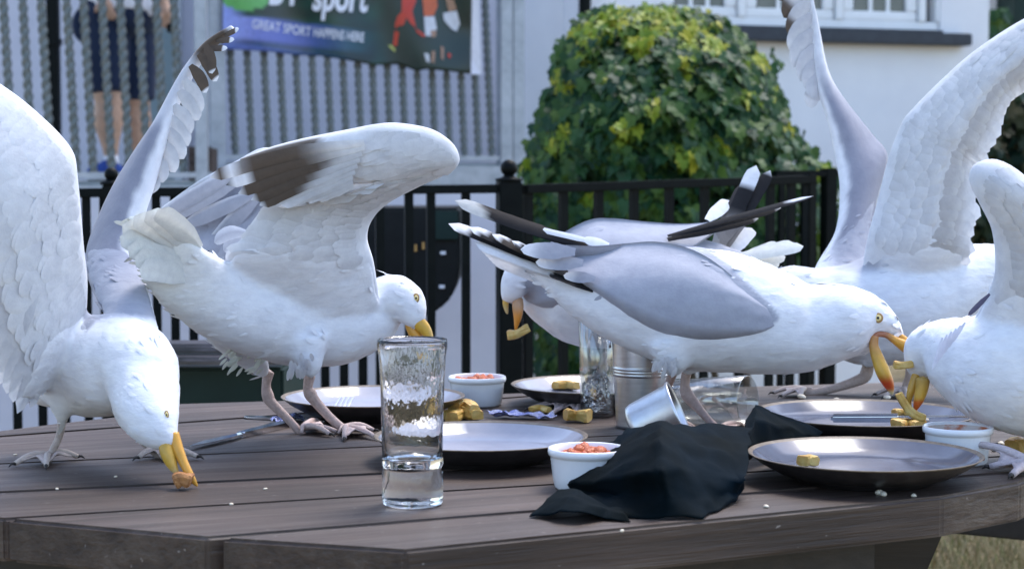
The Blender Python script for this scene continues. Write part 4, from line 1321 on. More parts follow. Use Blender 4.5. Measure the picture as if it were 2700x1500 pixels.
# ------------------------------------------------------------------ gulls
from mathutils.bvhtree import BVHTree
WHITE, GREY, LGREY = (0.80, 0.81, 0.845), (0.345, 0.36, 0.42), (0.56, 0.57, 0.615)
GREY_SHADE = (0.27, 0.28, 0.34)  # mantle grey darkened for far wings, shade put into the colour
BLACK, BROWN, CREAM = (0.012, 0.012, 0.015), (0.10, 0.075, 0.056), (0.70, 0.69, 0.60)
YEL, ORA, REDS, PALE = (0.70, 0.40, 0.05), (0.72, 0.27, 0.03), (0.62, 0.06, 0.012), (0.62, 0.60, 0.42)
PINK = (0.58, 0.44, 0.40)
class Gull:
    def __init__(s, d, foot, label):
        s.d = d
        b = T(*foot)
        s.org = Vector((b.x, b.y, TZ))
        s.root = empty('gull', s.org)
        tag(s.root, label, 'gull', 'gulls feeding on the table')
        s.rnd = random.Random(int(d * 1000))
    def p(s, x, y, dd=0.0):
        return P(x, y, s.d + dd)
    def body(s, lofts, colf, voxel=0.0036, it=14, tufts=1500, back=(-1, 0, 0.1), tl=0.016, roots=()):
        mb = MB()
        for st in lofts: loft(mb, st, s.d)
        for S, th, u1 in roots:                    # wing roots grow out of the same skin
            s.root_slab(mb, S, th, u1)
        tufts = int(tufts * 0.4)
        me = fuse(mb, voxel, it)
        new = []
        for v, n_ in zip(me.vertices, [tuple(k.vector) for k in me.vertex_normals]):   # low plumage relief
            q = v.co
            e = 0.0014 * mnoise.noise(q * 34) + 0.0006 * mnoise.noise(q * 90)
            new += [q.x + n_[0] * e, q.y + n_[1] * e, q.z + n_[2] * e]
        me.vertices.foreach_set('co', new)
        me.update()
        paint(me, colf)
        cols = me.color_attributes['Col'].data
        s.bvh = BVHTree.FromPolygons([v.co.copy() for v in me.vertices], [tuple(p.vertices) for p in me.polygons])
        if tufts:
            t = MB()
            polys = [(k.center.copy(), k.normal.copy(), k.vertices[0]) for k in me.polygons]
            bk = Vector(back).normalized()
            for k in range(tufts):
                c, n, vi = s.rnd.choice(polys)
                dv = bk + Vector((s.rnd.gauss(0, 0.12), s.rnd.gauss(0, 0.12), s.rnd.gauss(0, 0.12) - 0.15))
                dv = dv - n * dv.dot(n)
                if dv.length < 0.1: continue
                dv.normalize()
                sd_ = dv.cross(n)
                L = tl * s.rnd.uniform(0.6, 1.4); wd = L * 0.16
                lf = s.rnd.uniform(0.0, 0.014)
                cc = tuple(cols[vi].color)[:3]
                q = c - n * 0.0006
                vs = [q, q + dv * L * 0.4 + sd_ * wd + n * L * lf * 0.4, q + dv * L * 0.4 - sd_ * wd + n * L * lf * 0.4, q + dv * L * 0.45 + n * (L * lf * 0.5 + wd * 0.25),
                      q + dv * L * 0.8 + sd_ * wd * 0.7 + n * L * lf * 0.6, q + dv * L * 0.8 - sd_ * wd * 0.7 + n * L * lf * 0.6, q + dv * L + n * L * lf * 0.5]
                t.add(vs, [(0, 1, 3), (0, 3, 2), (1, 4, 3), (3, 5, 2), (4, 6, 3), (3, 6, 5)], [cc] * 7)
            o = t.build('plumage', M['body'], s.root, s.org)
            tag(o, kind='stuff')
        shift(me, s.org)
        me.materials.clear()
        o = link('body', me, M['body'], s.root)
        return o
    def root_slab(s, mb, S, th, u1, nu=16, nv=14):
        fr, bk = [], []
        for i in range(nu + 1):
            u = u1 * i / nu
            for j in range(nv + 1):
                v = 0.02 + 0.94 * j / nv
                p, n = S(u, v), s.nrm(S, u, v)
                t_ = (th * (1.5 - 1.25 * i / nu) * (0.35 + 0.65 * math.sin(math.pi * min(1, 0.12 + 0.76 * (j / nv) ** 0.7))) * 0.5)
                fr.append(p + n * t_); bk.append(p - n * t_)
        N = len(fr); I = lambda i, j: i * (nv + 1) + j
        fs = []
        for i in range(nu):
            for j in range(nv):
                q = (I(i, j), I(i + 1, j), I(i + 1, j + 1), I(i, j + 1))
                fs.append(q); fs.append(tuple(k + N for k in q[::-1]))
            for j in (0, nv): fs.append((I(i, j), I(i, j) + N, I(i + 1, j) + N, I(i + 1, j)))
        for j in range(nv):
            for i in (0, nu): fs.append((I(i, j), I(i, j + 1), I(i, j + 1) + N, I(i, j) + N))
        mb.add(fr + bk, fs)
    def hit(s, x, y):
        r = ray(x, y)
        h = s.bvh.ray_cast(CAMP, r.normalized())
        return depth(h[0]) if h[0] is not None else None
    def part(s, name, sts, colf, m, parent=None, n=24, ring=14, dabs=None):
        mb = MB()
        for st in sts: loft(mb, st, dabs or s.d, n, ring)
        mb.c = [colf(*proj(Vector(v))[:2]) for v in mb.v]
        return mb.build(name, m, parent or s.root, s.org)
    def eye(s, x, y, r, dpush=0.0, squash=1.0):
        dd = s.hit(x, y)
        if dd is None: dd = s.d
        c = P(x, y, dd + dpush)
        rm = r * dd / FPX
        n = (CAMP - c).normalized()
        q = n.to_track_quat('Z', 'Y').to_matrix().to_4x4()
        def ball(name, rr, zs, mt, off, parent):
            bm = bmesh.new()
            bmesh.ops.create_uvsphere(bm, u_segments=24, v_segments=14, radius=1)
            mx = Matrix.Translation(c + n * off - s.org) @ q @ Matrix.Diagonal((rr * squash, rr, zs, 1))
            bmesh.ops.transform(bm, matrix=mx, verts=bm.verts)
            return from_bm(name, bm, mt, parent, None, True)
        ring = ball('eye', rm * 1.45, rm * 0.35, M['eyering'], 0.0, s.root)
        ball('iris', rm, rm * 0.5, M['iris'], rm * 0.06, ring)
        ball('pupil', rm * 0.42, rm * 0.3, M['pupil'], rm * 0.40, ring)
    # ---- wings
    def surf(s, L, Tr, camber=0.0, wave=0.0):
        nL = catmull(L, 61); nT = catmull(Tr, 61)
        def S(u, v):
            uu = min(max(u, 0), 1) * 60
            k = min(int(uu), 59); f = uu - k
            a = lerp(nL[k], nL[k + 1], f); b = lerp(nT[k], nT[k + 1], f)
            A, B = s.p(*a), s.p(*b)
            p = A + (B - A) * v
            vv = min(max(v, 0), 1)
            return p - FW * (camber * math.sin(math.pi * vv) + wave * math.sin(u * 9 + v * 4))
        return S
    def nrm(s, S, u, v, e=0.01):
        u = min(max(u, e), 1 - e)
        n = (S(u + e, v) - S(u - e, v)).cross(S(u, v + e) - S(u, v - e))
        if n.length < 1e-9: return -FW
        n.normalize()
        return n if n.dot(FW) < 0 else -n
    def wing(s, S, thick, colf, vmax=1.0, nu=56, nv=18, rows=(), mtl='wing'):
        """thick leading edge, thin towards the feathers; rows of coverts lie on the near face"""
        mb = MB()
        fr, bkv, cf, cb = [], [], [], []
        for i in range(nu + 1):
            u = i / nu
            for j in range(nv + 1):
                v = vmax * (j / nv) ** 1.3
                p, n = S(u, v), s.nrm(S, u, v)
                t = v / vmax
                th = thick * (math.sqrt(t / 0.14) if t < 0.14 else ((1 - t) / 0.86) ** 1.1) * (0.6 + 0.4 * math.sin(math.pi * min(1, 0.1 + u))) + 0.0008
                fr.append(p + n * th * 0.5); bkv.append(p - n * th * 0.5)
                x, y, _ = proj(p)
                c = colf(u, v, x, y)
                cf.append(c); cb.append(c)
        N = (nu + 1) * (nv + 1)
        idx = lambda i, j: i * (nv + 1) + j
        fs = []
        for i in range(nu):
            for j in range(nv):
                a, b, c, d = idx(i, j), idx(i + 1, j), idx(i + 1, j + 1), idx(i, j + 1)
                fs.append((a, b, c, d)); fs.append((d + N, c + N, b + N, a + N))
            fs.append((idx(i, 0), idx(i, 0) + N, idx(i + 1, 0) + N, idx(i + 1, 0)))
            fs.append((idx(i, nv), idx(i + 1, nv), idx(i + 1, nv) + N, idx(i, nv) + N))
        for j in range(nv):
            fs.append((idx(0, j), idx(0, j + 1), idx(0, j + 1) + N, idx(0, j) + N))
            fs.append((idx(nu, j), idx(nu, j) + N, idx(nu, j + 1) + N, idx(nu, j + 1)))
        mb.add(fr + bkv, fs, cf + cb)
        o = mb.build('wing', M[mtl], s.root, s.org)
        cov = MB()
        for (v0, v1, cnt, wf, skew, lift, u0, u1) in rows:
            for k in range(cnt):
                u = u0 + (u1 - u0) * (k + 0.5 + s.rnd.uniform(-0.3, 0.3)) / cnt
                jv = s.rnd.gauss(0, 0.014)
                s.vane(cov, S, u, v0 + jv, v1 + jv + s.rnd.gauss(0, 0.018), (u1 - u0) / cnt * wf * s.rnd.uniform(0.85, 1.25), skew, lift, None, colf, thf=lambda uu, vv: 0.5 * thick * (math.sqrt(max(0, vv / vmax) / 0.14) if vv / vmax < 0.14 else (max(0, 1 - vv / vmax) / 0.86) ** 1.1) * (0.6 + 0.4 * math.sin(math.pi * min(1, 0.1 + min(max(uu, 0), 1)))))
        if cov.v:
            tag(cov.build('covert_feathers', M[mtl], o, s.org), kind='stuff')
        return o
    def vane(s, mb, S, u, v0, v1, du, skew, lift, col=None, colf=None, seg=9, jit=0.0, tipsharp=0.5, thf=None):
        """one feather lying along the wing surface from v0 to v1"""
        r = s.rnd
        v1 = v1 + r.uniform(-0.03, 0.03) * (v1 - v0) / 0.3
        vs, cs, fs = [], [], []
        hw = max((S(min(u + du, 1), v0) - S(max(u - du, 0), v0)).length * 0.5, (S(min(u + du, 1), (v0 + v1) / 2) - S(max(u - du, 0), (v0 + v1) / 2)).length * 0.5) * r.uniform(0.92, 1.08)
        A = (-1.0, -0.55, 0.0, 0.55, 1.0)
        tone, shade = r.uniform(0.92, 0.99), 0.84  # feather bases darkened in colour, as shading between overlapping rows
        n0 = s.nrm(S, u, (v0 + v1) / 2)
        for i in range(seg + 1):
            t = i / seg
            uu, vv = u + skew * t, v0 + (v1 - v0) * t
            c = S(uu, vv)
            c2 = S(uu + skew * 0.02, vv + (v1 - v0) * 0.02)
            dv = (c2 - c).normalized()
            sd_ = dv.cross(n0).normalized()
            w_ = hw * min(1, 0.55 + 1.4 * t)
            if t > 1 - tipsharp: w_ *= math.sqrt(max(0.0, 1 - ((t - 1 + tipsharp) / tipsharp) ** 2.4))
            for a in A:
                vs.append(c + sd_ * (w_ * a) + n0 * ((thf(uu, vv) if thf else 0) + lift * (0.10 + 0.36 * t) + 0.09 * w_ * (1 - a * a)))
                x, y, _ = proj(c)
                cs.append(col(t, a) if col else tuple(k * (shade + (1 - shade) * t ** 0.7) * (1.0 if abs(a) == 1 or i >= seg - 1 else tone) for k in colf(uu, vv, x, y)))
        for i in range(seg):
            for j in range(4):
                fs.append((i * 5 + j, i * 5 + j + 1, (i + 1) * 5 + j + 1, (i + 1) * 5 + j))
        mb.add(vs, fs, cs)
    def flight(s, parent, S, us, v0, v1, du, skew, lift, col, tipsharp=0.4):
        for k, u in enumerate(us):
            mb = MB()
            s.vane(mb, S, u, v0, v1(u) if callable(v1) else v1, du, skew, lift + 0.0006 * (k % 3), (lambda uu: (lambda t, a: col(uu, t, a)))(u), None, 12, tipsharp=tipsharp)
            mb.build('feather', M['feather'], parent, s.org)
    def feather(s, parent, b, t, hw, colf, curve=0.0, up=None, seg=14, tipsharp=0.35, camber=0.15):
        """free feather between two (px, py, dd) points"""
        B, E = s.p(*b), s.p(*t)
        L = (E - B).length
        dv = (E - B).normalized()
        n = Vector(up).normalized() if up else -FW
        sd_ = dv.cross(n).normalized()
        n = sd_.cross(dv)
        hw = hw * s.d / FPX
        mb = MB(); vs, cs, fs = [], [], []
        for i in range(seg + 1):
            q = i / seg
            c = B + dv * (L * q) + sd_ * (curve * L * math.sin(math.pi * q))
            w_ = hw * min(1, 0.45 + 1.5 * q)
            if q > 1 - tipsharp: w_ *= math.sqrt(max(0, 1 - ((q - 1 + tipsharp) / tipsharp) ** 2))
            for a in (-1, -0.5, 0, 0.5, 1):
                j = s.rnd.uniform(-0.03, 0.03) * hw if abs(a) == 1 else 0
                vs.append(c + sd_ * (w_ * a + j) + n * (camber * w_ * (1 - a * a)))
                cs.append(colf(q, a))
        for i in range(seg):
            for j in range(4):
                fs.append((i * 5 + j, i * 5 + j + 1, (i + 1) * 5 + j + 1, (i + 1) * 5 + j))
        mb.add(vs, fs, cs)
        return mb.build('feather', M['feather'], parent, s.org)
    def folded(s, top, bot, colf, off=0.006, nu=44, nv=16, far=False):
        """closed wing lying on the flank: outline by pixels, depth from the body under it"""
        tp, bt = catmull(top, nu + 1), catmull(bot, nu + 1)
        D = [[None] * (nv + 1) for _ in range(nu + 1)]
        for i in range(nu + 1):
            for j in range(nv + 1):
                x, y = lerp(tp[i], bt[i], j / nv)
                D[i][j] = s.hit(x, y)
        for i in range(nu + 1):
            ok = [j for j in range(nv + 1) if D[i][j] is not None]
            for j in range(nv + 1):
                if D[i][j] is None: D[i][j] = (D[i][min(ok, key=lambda q: abs(q - j))] + 0.004 * min(abs(q - j) for q in ok)) if ok else None
        for i in range(nu + 1):
            if D[i][0] is None:
                k = min((q for q in range(nu + 1) if D[q][0] is not None), key=lambda q: abs(q - i))
                D[i] = list(D[k])
        for _ in range(14):
            E = [r[:] for r in D]
            for i in range(nu + 1):
                for j in range(nv + 1):
                    nb = [D[a][b] for a, b in ((i - 1, j), (i + 1, j), (i, j - 1), (i, j + 1)) if 0 <= a <= nu and 0 <= b <= nv]
                    E[i][j] = min(0.5 * D[i][j] + 0.5 * sum(nb) / len(nb), D[i][j] + 0.006)
            D = E
        mb = MB(); vs, cs, fs = [], [], []
        for lay in (0, 1):
            for i in range(nu + 1):
                for j in range(nv + 1):
                    x, y = lerp(tp[i], bt[i], j / nv)
                    e = min(sstep(0, 0.30, i / nu), sstep(0, 0.30, j / nv), min(1, 9 * (nv - j) / nv), min(1, 8 * (nu - i) / nu))
                    rel = 0.0012 * mnoise.noise(Vector((x * 0.02, y * 0.05, 3)))
                    dd_ = D[i][j] - (off * e - 0.003 * (1 - e) + rel * e if lay == 0 else -0.007)
                    if far: dd_ = 2 * s.d - dd_ + 0.01
                    vs.append(P(x, y, dd_)); cs.append(colf(i / nu, j / nv, x, y))
        N = (nu + 1) * (nv + 1)
        I = lambda i, j: i * (nv + 1) + j
        for i in range(nu):
            for j in range(nv):
                q = (I(i, j), I(i + 1, j), I(i + 1, j + 1), I(i, j + 1))
                fs.append(q); fs.append(tuple(k + N for k in q[::-1]))
            for j in (0, nv): fs.append((I(i, j), I(i + 1, j), I(i + 1, j) + N, I(i, j) + N))
        for j in range(nv):
            for i in (0, nu): fs.append((I(i, j), I(i, j + 1), I(i, j + 1) + N, I(i, j) + N))
        mb.add(vs, fs, cs)
        o = mb.build('wing', M['wing'], s.root, s.org)
        s.fD, s.ftp, s.fbt = D, tp, bt
        return o
    def fringe(s, path, cnt, dx, dy, hw, col, off=0.012, name='shoulder_plumage', layers=3, jit=8):
        mb = MB()
        cp = catmull(path, 40)
        for k in range(cnt):
            lay = k % layers
            x, y = cp[s.rnd.randrange(40)]
            x += s.rnd.gauss(0, jit) - dx * 0.25 * lay; y += s.rnd.gauss(0, jit) - dy * 0.25 * lay
            h = s.hit(x, y)
            if h is None: continue
            e = (x + dx * s.rnd.uniform(0.7, 1.2), y + dy * s.rnd.uniform(0.6, 1.3) + s.rnd.gauss(0, 4))
            he = s.hit(*e) or h
            tmp = s.feather(None, (x, y, h - s.d - 0.006), (e[0], e[1], he - s.d - off), hw, col, tipsharp=0.7, seg=6)
            me = tmp.data
            mb.add([v.co.copy() for v in me.vertices], [tuple(f.vertices) for f in me.polygons], [tuple(c.color)[:3] for c in me.color_attributes['Col'].data])
            bpy.data.objects.remove(tmp); bpy.data.meshes.remove(me)
        o = mb.build(name, M['body'], s.root)
        tag(o, kind='stuff')
        return o
    # ---- legs
    def leg(s, sts, foot, toes, hind=None, tone=PINK, lift=0.004, r_toe=0.0036):
        """sts: (px, py, r) from the thigh down; foot, toes: pixels on the table"""
        F = T(*foot) if len(foot) == 2 else T(foot[0], foot[1], foot[2])
        d0 = depth(F)
        mb = MB()
        st = [tuple(q[:3]) + ((q[3] if len(q) > 3 else 0.0), 0.95) for q in sts] + [(foot[0], foot[1] - 5, sts[-1][2], 0.0, 0.95)]
        loft(mb, st, d0, 30, 14)
        for i, v in enumerate(mb.v):
            n_ = mnoise.noise(Vector(v) * 170)
            mb.c[i] = lerp(tone, (tone[0] * 0.72, tone[1] * 0.68, tone[2] * 0.66), 0.5 + 0.5 * n_)
        lg_ = mb.build('leg', M['leg'], s.root, s.org)
        ft = MB()
        C = F + Vector((0, 0, lift + 0.004))
        tips = [(T(*t) if len(t) == 2 else T(t[0], t[1], t[2])) + Vector((0, 0, lift)) for t in toes]
        paths = []
        for k, tp in enumerate(tips):
            pts = []
            for i in range(9):
                q = i / 8
                p = C + (tp - C) * q + Vector((0, 0, 0.005 * math.sin(math.pi * q) * (1 if k != 1 else 0.7)))
                pts.append(p)
            paths.append(pts)
            tube(ft, pts, [r_toe * (1.35 - 0.55 * i / 8) for i in range(9)], tone)
            cl = (tp - C).normalized()
            tube(ft, [tp, tp + cl * 0.005 + Vector((0, 0, 0.001)), tp + cl * 0.009 - Vector((0, 0, 0.002))], [r_toe * 0.6, r_toe * 0.45, 0.0004], (0.03, 0.025, 0.022))
        for a, b in zip(paths, paths[1:]):
            n, m = 8, 6
            vs, fs = [], []
            for lay in (0.0009, -0.0009):
                for i in range(n + 1):
                    for j in range(m + 1):
                        w_ = j / m
                        q = i / n * 0.92 * (1 - 0.26 * math.sin(math.pi * w_))
                        k0 = min(int(q * 8), 7); f = q * 8 - k0
                        pa_ = a[k0] + (a[k0 + 1] - a[k0]) * f; pb_ = b[k0] + (b[k0 + 1] - b[k0]) * f
                        vs.append(pa_ + (pb_ - pa_) * w_ + Vector((0, 0, lay + 0.003 * math.sin(math.pi * w_) * math.sin(q * 7 + j))))
            NN = (n + 1) * (m + 1)
            for i in range(n):
                for j in range(m):
                    q = (i * (m + 1) + j, (i + 1) * (m + 1) + j, (i + 1) * (m + 1) + j + 1, i * (m + 1) + j + 1)
                    fs.append(q); fs.append(tuple(x + NN for x in q[::-1]))
            for j in range(m):
                q = n * (m + 1) + j
                fs.append((q, q + NN, q + 1 + NN, q + 1))
            ft.add(vs, fs, [lerp(tone, (0.66, 0.52, 0.50), 0.4)] * len(vs))
        if hind:
            hp = T(*hind) + Vector((0, 0, 0.004))
            tube(ft, [C, (C + hp) / 2 + Vector((0, 0, 0.004)), hp], [r_toe, r_toe * 0.8, r_toe * 0.5], tone)
        ft.build('foot', M['leg'], lg_, s.org)
        return lg_
def tube(mb, pts, rs, col, ring=10):
    vs, fs = [], []
    n = len(pts)
    for i, c in enumerate(pts):
        t = (pts[min(i + 1, n - 1)] - pts[max(i - 1, 0)]).normalized()
        N = t.cross(Vector((0.13, 0.2, 1))).normalized()
        B = t.cross(N)
        for j in range(ring):
            a = 2 * math.pi * j / ring
            vs.append(c + N * (rs[i] * math.cos(a)) + B * (rs[i] * math.sin(a)))
    for i in range(n - 1):
        for j in range(ring):
            fs.append((i * ring + j, i * ring + (j + 1) % ring, (i + 1) * ring + (j + 1) % ring, (i + 1) * ring + j))
    fs.append(tuple(range(ring))[::-1]); fs.append(tuple((n - 1) * ring + j for j in range(ring)))
    mb.add(vs, fs, [col] * len(vs))
def wcol(*a): return lambda *k: a[0]
white = lambda *a: WHITE
def z2(pts, y0=600.0, x0=0.0, k=2.0443):          # zoomed crop to photograph pixels
    return [(x0 + q[0] / k, y0 + q[1] / k) + tuple(q[2:3] and (q[2] / k,)) + tuple(q[3:]) for q in pts]
rsp = lambda a, b, n: [a + (b - a) * (i + 0.5) / n for i in range(n)]

# ======== gull 1: left, head down to the table, both wings up
g = Gull(2.06, (150, 1222), 'gull at the left end with both wings up and beak on the table')
def c1(x, y, p, n):
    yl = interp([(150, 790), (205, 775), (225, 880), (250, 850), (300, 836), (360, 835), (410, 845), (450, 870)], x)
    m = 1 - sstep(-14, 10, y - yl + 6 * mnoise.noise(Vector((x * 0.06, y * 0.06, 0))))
    base = lerp(WHITE, (0.66, 0.63, 0.58), sstep(1040, 1110, y) * (1 - sstep(290, 330, x)))  # warm shade painted onto the lower left underparts
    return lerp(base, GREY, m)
st = [(215, 880, 85, 0.14), (330, 800, 185, 0.09), (480, 760, 262, 0.04), (630, 735, 276, 0.0), (735, 745, 226, -0.03), (775, 860, 196, -0.05), (790, 950, 186, -0.07), (826, 1040, 148, -0.09),
      (874, 1115, 104, -0.10), (912, 1162, 62, -0.105), (925, 1185, 30, -0.105)]
th1 = [(330, 860, 130, 0.02), (335, 960, 70, 0.02), (335, 1030, 34, 0.02), (332, 1070, 16, 0.02)]
bst = st
# near wing, underside
Ln = [(220, 880, 0.05), (228, 745, -0.01), (218, 636, -0.04), (204, 470, -0.06), (188, 393, -0.07), (108, 306, -0.08), (0, 222, -0.09), (-180, 120, -0.09), (-420, 60, -0.06)]
Tn = [(160, 1000, 0.03), (62, 1068, -0.05), (6, 1010, -0.08), (-30, 900, -0.10), (-90, 760, -0.12), (-160, 600, -0.13), (-260, 430, -0.13), (-360, 300, -0.11), (-500, 150, -0.08)]
S = g.surf(Ln, Tn, 0.03)
S1n = S
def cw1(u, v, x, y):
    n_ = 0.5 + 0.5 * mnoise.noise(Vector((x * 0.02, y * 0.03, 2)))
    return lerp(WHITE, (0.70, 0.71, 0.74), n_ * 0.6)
Lf = [(420, 880, 0.020), (376, 700, 0.130), (372, 620, 0.160), (388, 550, 0.170), (412, 480, 0.180), (440, 372, 0.190), (462, 300, 0.200), (491, 235, 0.210), (520, 180, 0.210), (570, 120, 0.215), (622, 80, 0.220)]
Tf = [(300, 880, 0.030), (232, 735, 0.140), (228, 660, 0.190), (255, 580, 0.210), (300, 485, 0.220), (362, 385, 0.225), (408, 318, 0.230), (452, 238, 0.230), (490, 178, 0.230), (540, 117, 0.230), (612, 78, 0.225)]
S1f = g.surf(Lf, Tf, 0.022)
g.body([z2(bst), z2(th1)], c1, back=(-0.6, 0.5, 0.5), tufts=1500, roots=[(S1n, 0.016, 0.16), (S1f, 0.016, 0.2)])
S = S1n
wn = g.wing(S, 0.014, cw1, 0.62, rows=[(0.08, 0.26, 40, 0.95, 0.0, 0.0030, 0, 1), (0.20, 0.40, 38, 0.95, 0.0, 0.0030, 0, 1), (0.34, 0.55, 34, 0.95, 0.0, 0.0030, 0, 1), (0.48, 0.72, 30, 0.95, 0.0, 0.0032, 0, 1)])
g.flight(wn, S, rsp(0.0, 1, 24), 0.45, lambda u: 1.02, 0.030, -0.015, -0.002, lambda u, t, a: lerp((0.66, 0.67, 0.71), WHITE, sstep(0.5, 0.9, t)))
# far wing: grey upper side, hand twisted so that its feathers show
Lf = [(420, 880, 0.020), (376, 700, 0.130), (372, 620, 0.160), (388, 550, 0.170), (412, 480, 0.180), (440, 372, 0.190), (462, 300, 0.200), (491, 235, 0.210), (520, 180, 0.210), (570, 120, 0.215), (622, 80, 0.220)]
Tf = [(300, 880, 0.030), (232, 735, 0.140), (228, 660, 0.190), (255, 580, 0.210), (300, 485, 0.220), (362, 385, 0.225), (408, 318, 0.230), (452, 238, 0.230), (490, 178, 0.230), (540, 117, 0.230), (612, 78, 0.225)]
S = g.surf(Lf, Tf, 0.022)
def cwf(u, v, x, y):
    g_ = lerp(WHITE, GREY_SHADE, sstep(0.20, 0.33, v + 0.06 * mnoise.noise(Vector((x * 0.03, y * 0.03, 0)))))
    g_ = lerp(g_, WHITE, sstep(0.52, 0.62, u) * (1 - sstep(0.1, 0.35, v) * 0.25) * 0.8)
    return lerp(g_, BROWN, sstep(0.80, 0.86, u) * (1 - sstep(0.965, 0.985, u)))
wf = g.wing(S, 0.013, cwf, 1.0, nu=70, nv=22)
tips = [(560, 195), (572, 215), (545, 245), (530, 300), (525, 318), (505, 352), (497, 385), (485, 420), (462, 455), (430, 482), (405, 510)]
bases = [(548, 140), (530, 165), (508, 195), (492, 232), (478, 262), (464, 300), (455, 330), (446, 360), (436, 395), (424, 435), (408, 480)]
for k, (b, t) in enumerate(zip(bases, tips)):
    dk = k < 3
    g.feather(wf, (b[0] - 6, b[1] - 22, 0.19), (t[0], t[1], 0.18), 23 if not dk else 18,
              (lambda dk: (lambda q, a: lerp(BROWN, WHITE, sstep(0.88, 0.93, q)) if dk else lerp((0.55, 0.55, 0.56), (0.68, 0.68, 0.69), q)))(dk), curve=-0.06, up=(-0.5, -0.8, 0.4))
for b, t in (((545, 128), (600, 128)), ((570, 108), (618, 105)), ((592, 95), (630, 76))):
    g.feather(wf, (b[0], b[1], 0.20), (t[0], t[1], 0.19), 10, lambda q, a: lerp(BROWN, WHITE, sstep(0.72, 0.8, q)), up=(-0.5, -0.8, 0.4))
# bill, eye, legs
hd = -0.105
def cb1(x, y):
    c = lerp(YEL, PALE, sstep(1225, 1262, y) * (1 - sstep(455, 490, x)))
    return lerp(c, (0.45, 0.30, 0.05), 0.25 + 0.2 * mnoise.noise(Vector((x * 0.2, y * 0.2, 0))))
g.part('lower_mandible', [z2([(890, 1140, 36, hd), (900, 1205, 40, hd - 0.005), (922, 1265, 32, hd - 0.008), (948, 1315, 17, hd - 0.01), (966, 1345, 5, hd - 0.01)])], cb1, M['bill'])
g.part('upper_mandible', [z2([(936, 1110, 30, hd), (958, 1190, 31, hd - 0.004), (988, 1262, 26, hd - 0.008), (1020, 1325, 22, hd - 0.012), (1046, 1368, 15, hd - 0.012), (1062, 1392, 5, hd - 0.012)])], lambda x, y: lerp(ORA, YEL, 0.6), M['bill'])
g.eye(439, 1093, 8, 0.0, 0.55)
fr_ = z2([(940, 1372), (1000, 1350), (1030, 1365)])
fry([(462, 1270), (482, 1262), (505, 1268)], 0.0095, 'brown crust in the beak of the gull at the left end', 2.06 + hd - 0.02, None, 'crust' if 'crust' in M else 'chip', 0.9, 21, 'crust', 'bread', 'bread scraps')
g.leg([(164, 1070, 15), (163, 1110, 12), (156, 1150, 10), (140, 1185, 10)], (126, 1218), [(40, 1231), (122, 1236), (204, 1212)], tone=(0.56, 0.46, 0.40))
g.leg([(380, 1095, 12, 0.0), (372, 1150, 10), (392, 1180, 9), (418, 1200, 9)], (424, 1206), [(366, 1214), (430, 1216), (520, 1212)], tone=(0.50, 0.42, 0.38))

# ======== gull 2: side on, wings raised, tail to the left
K3 = 1.5895
def z3(pts): return z2(pts, 300.0, 300.0, K3)
g = Gull(2.31, (900, 1150), 'gull with tail raised and wing arched up, standing behind the drinking glass')
st = [(70, 440, 50, -0.235, 0.10), (135, 488, 84, -0.215, 0.13), (200, 572, 122, -0.185, 0.24), (278, 668, 150, -0.150, 0.42), (400, 760, 160, -0.105, 0.72), (520, 815, 172, -0.07, 0.9), (640, 850, 182, -0.04, 0.95), (800, 872, 188, 0.0), (950, 872, 180, 0.02), (1070, 845, 144, 0.03), (1130, 790, 110, 0.03), (1178, 768, 98, 0.02), (1225, 795, 87, 0.015), (1258, 850, 60, 0.01), (1270, 890, 30, 0.01)]
vent = [(440, 870, 90, -0.05), (520, 955, 80, -0.01), (590, 1035, 55, 0.02), (640, 1090, 26, 0.03)]
th = [(800, 960, 110, -0.04), (822, 1040, 60, -0.045), (826, 1100, 26, -0.045)]
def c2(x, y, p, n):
    return lerp(WHITE, (0.78, 0.79, 0.74), 1 - sstep(380, 640, x))  # reflected greenish tint put into the colour of the tail end
bst = st
# ragged vent and thigh feathers
for k in range(30):
    x, y = z3([(g.rnd.uniform(470, 640), g.rnd.uniform(980, 1080))])[0]
    g.feather(g.root, (x, y, -0.05), (x - g.rnd.uniform(14, 30), y + g.rnd.uniform(8, 24), -0.03), 4, lambda q, a: (0.72, 0.74, 0.66), tipsharp=0.7).name = 'vent_feather'
for k in range(18):
    x, y = z3([(g.rnd.uniform(740, 830), g.rnd.uniform(1000, 1070))])[0]
    g.feather(g.root, (x, y, -0.075), (x + g.rnd.uniform(-8, 12), y + g.rnd.uniform(20, 36), -0.06), 6, lambda q, a: WHITE, tipsharp=0.7).name = 'thigh_feather'
tail = empty('tail', (0, 0, 0), 0, g.root)
for k, (x, y) in enumerate(z3([(108, 650), (88, 600), (58, 560), (24, 515), (34, 466), (84, 430), (138, 410), (183, 403)])):
    bx, by = z3([(330 + 4 * k, 690 - k * 18)])[0]
    g.feather(tail, (bx, by, -0.150 - 0.002 * k), (x, y, -0.242 - 0.002 * k), 27, lambda q, a: (0.79, 0.80, 0.765) if abs(a) < 1 else (0.70, 0.71, 0.68), curve=0.02, tipsharp=0.16, camber=0.04)
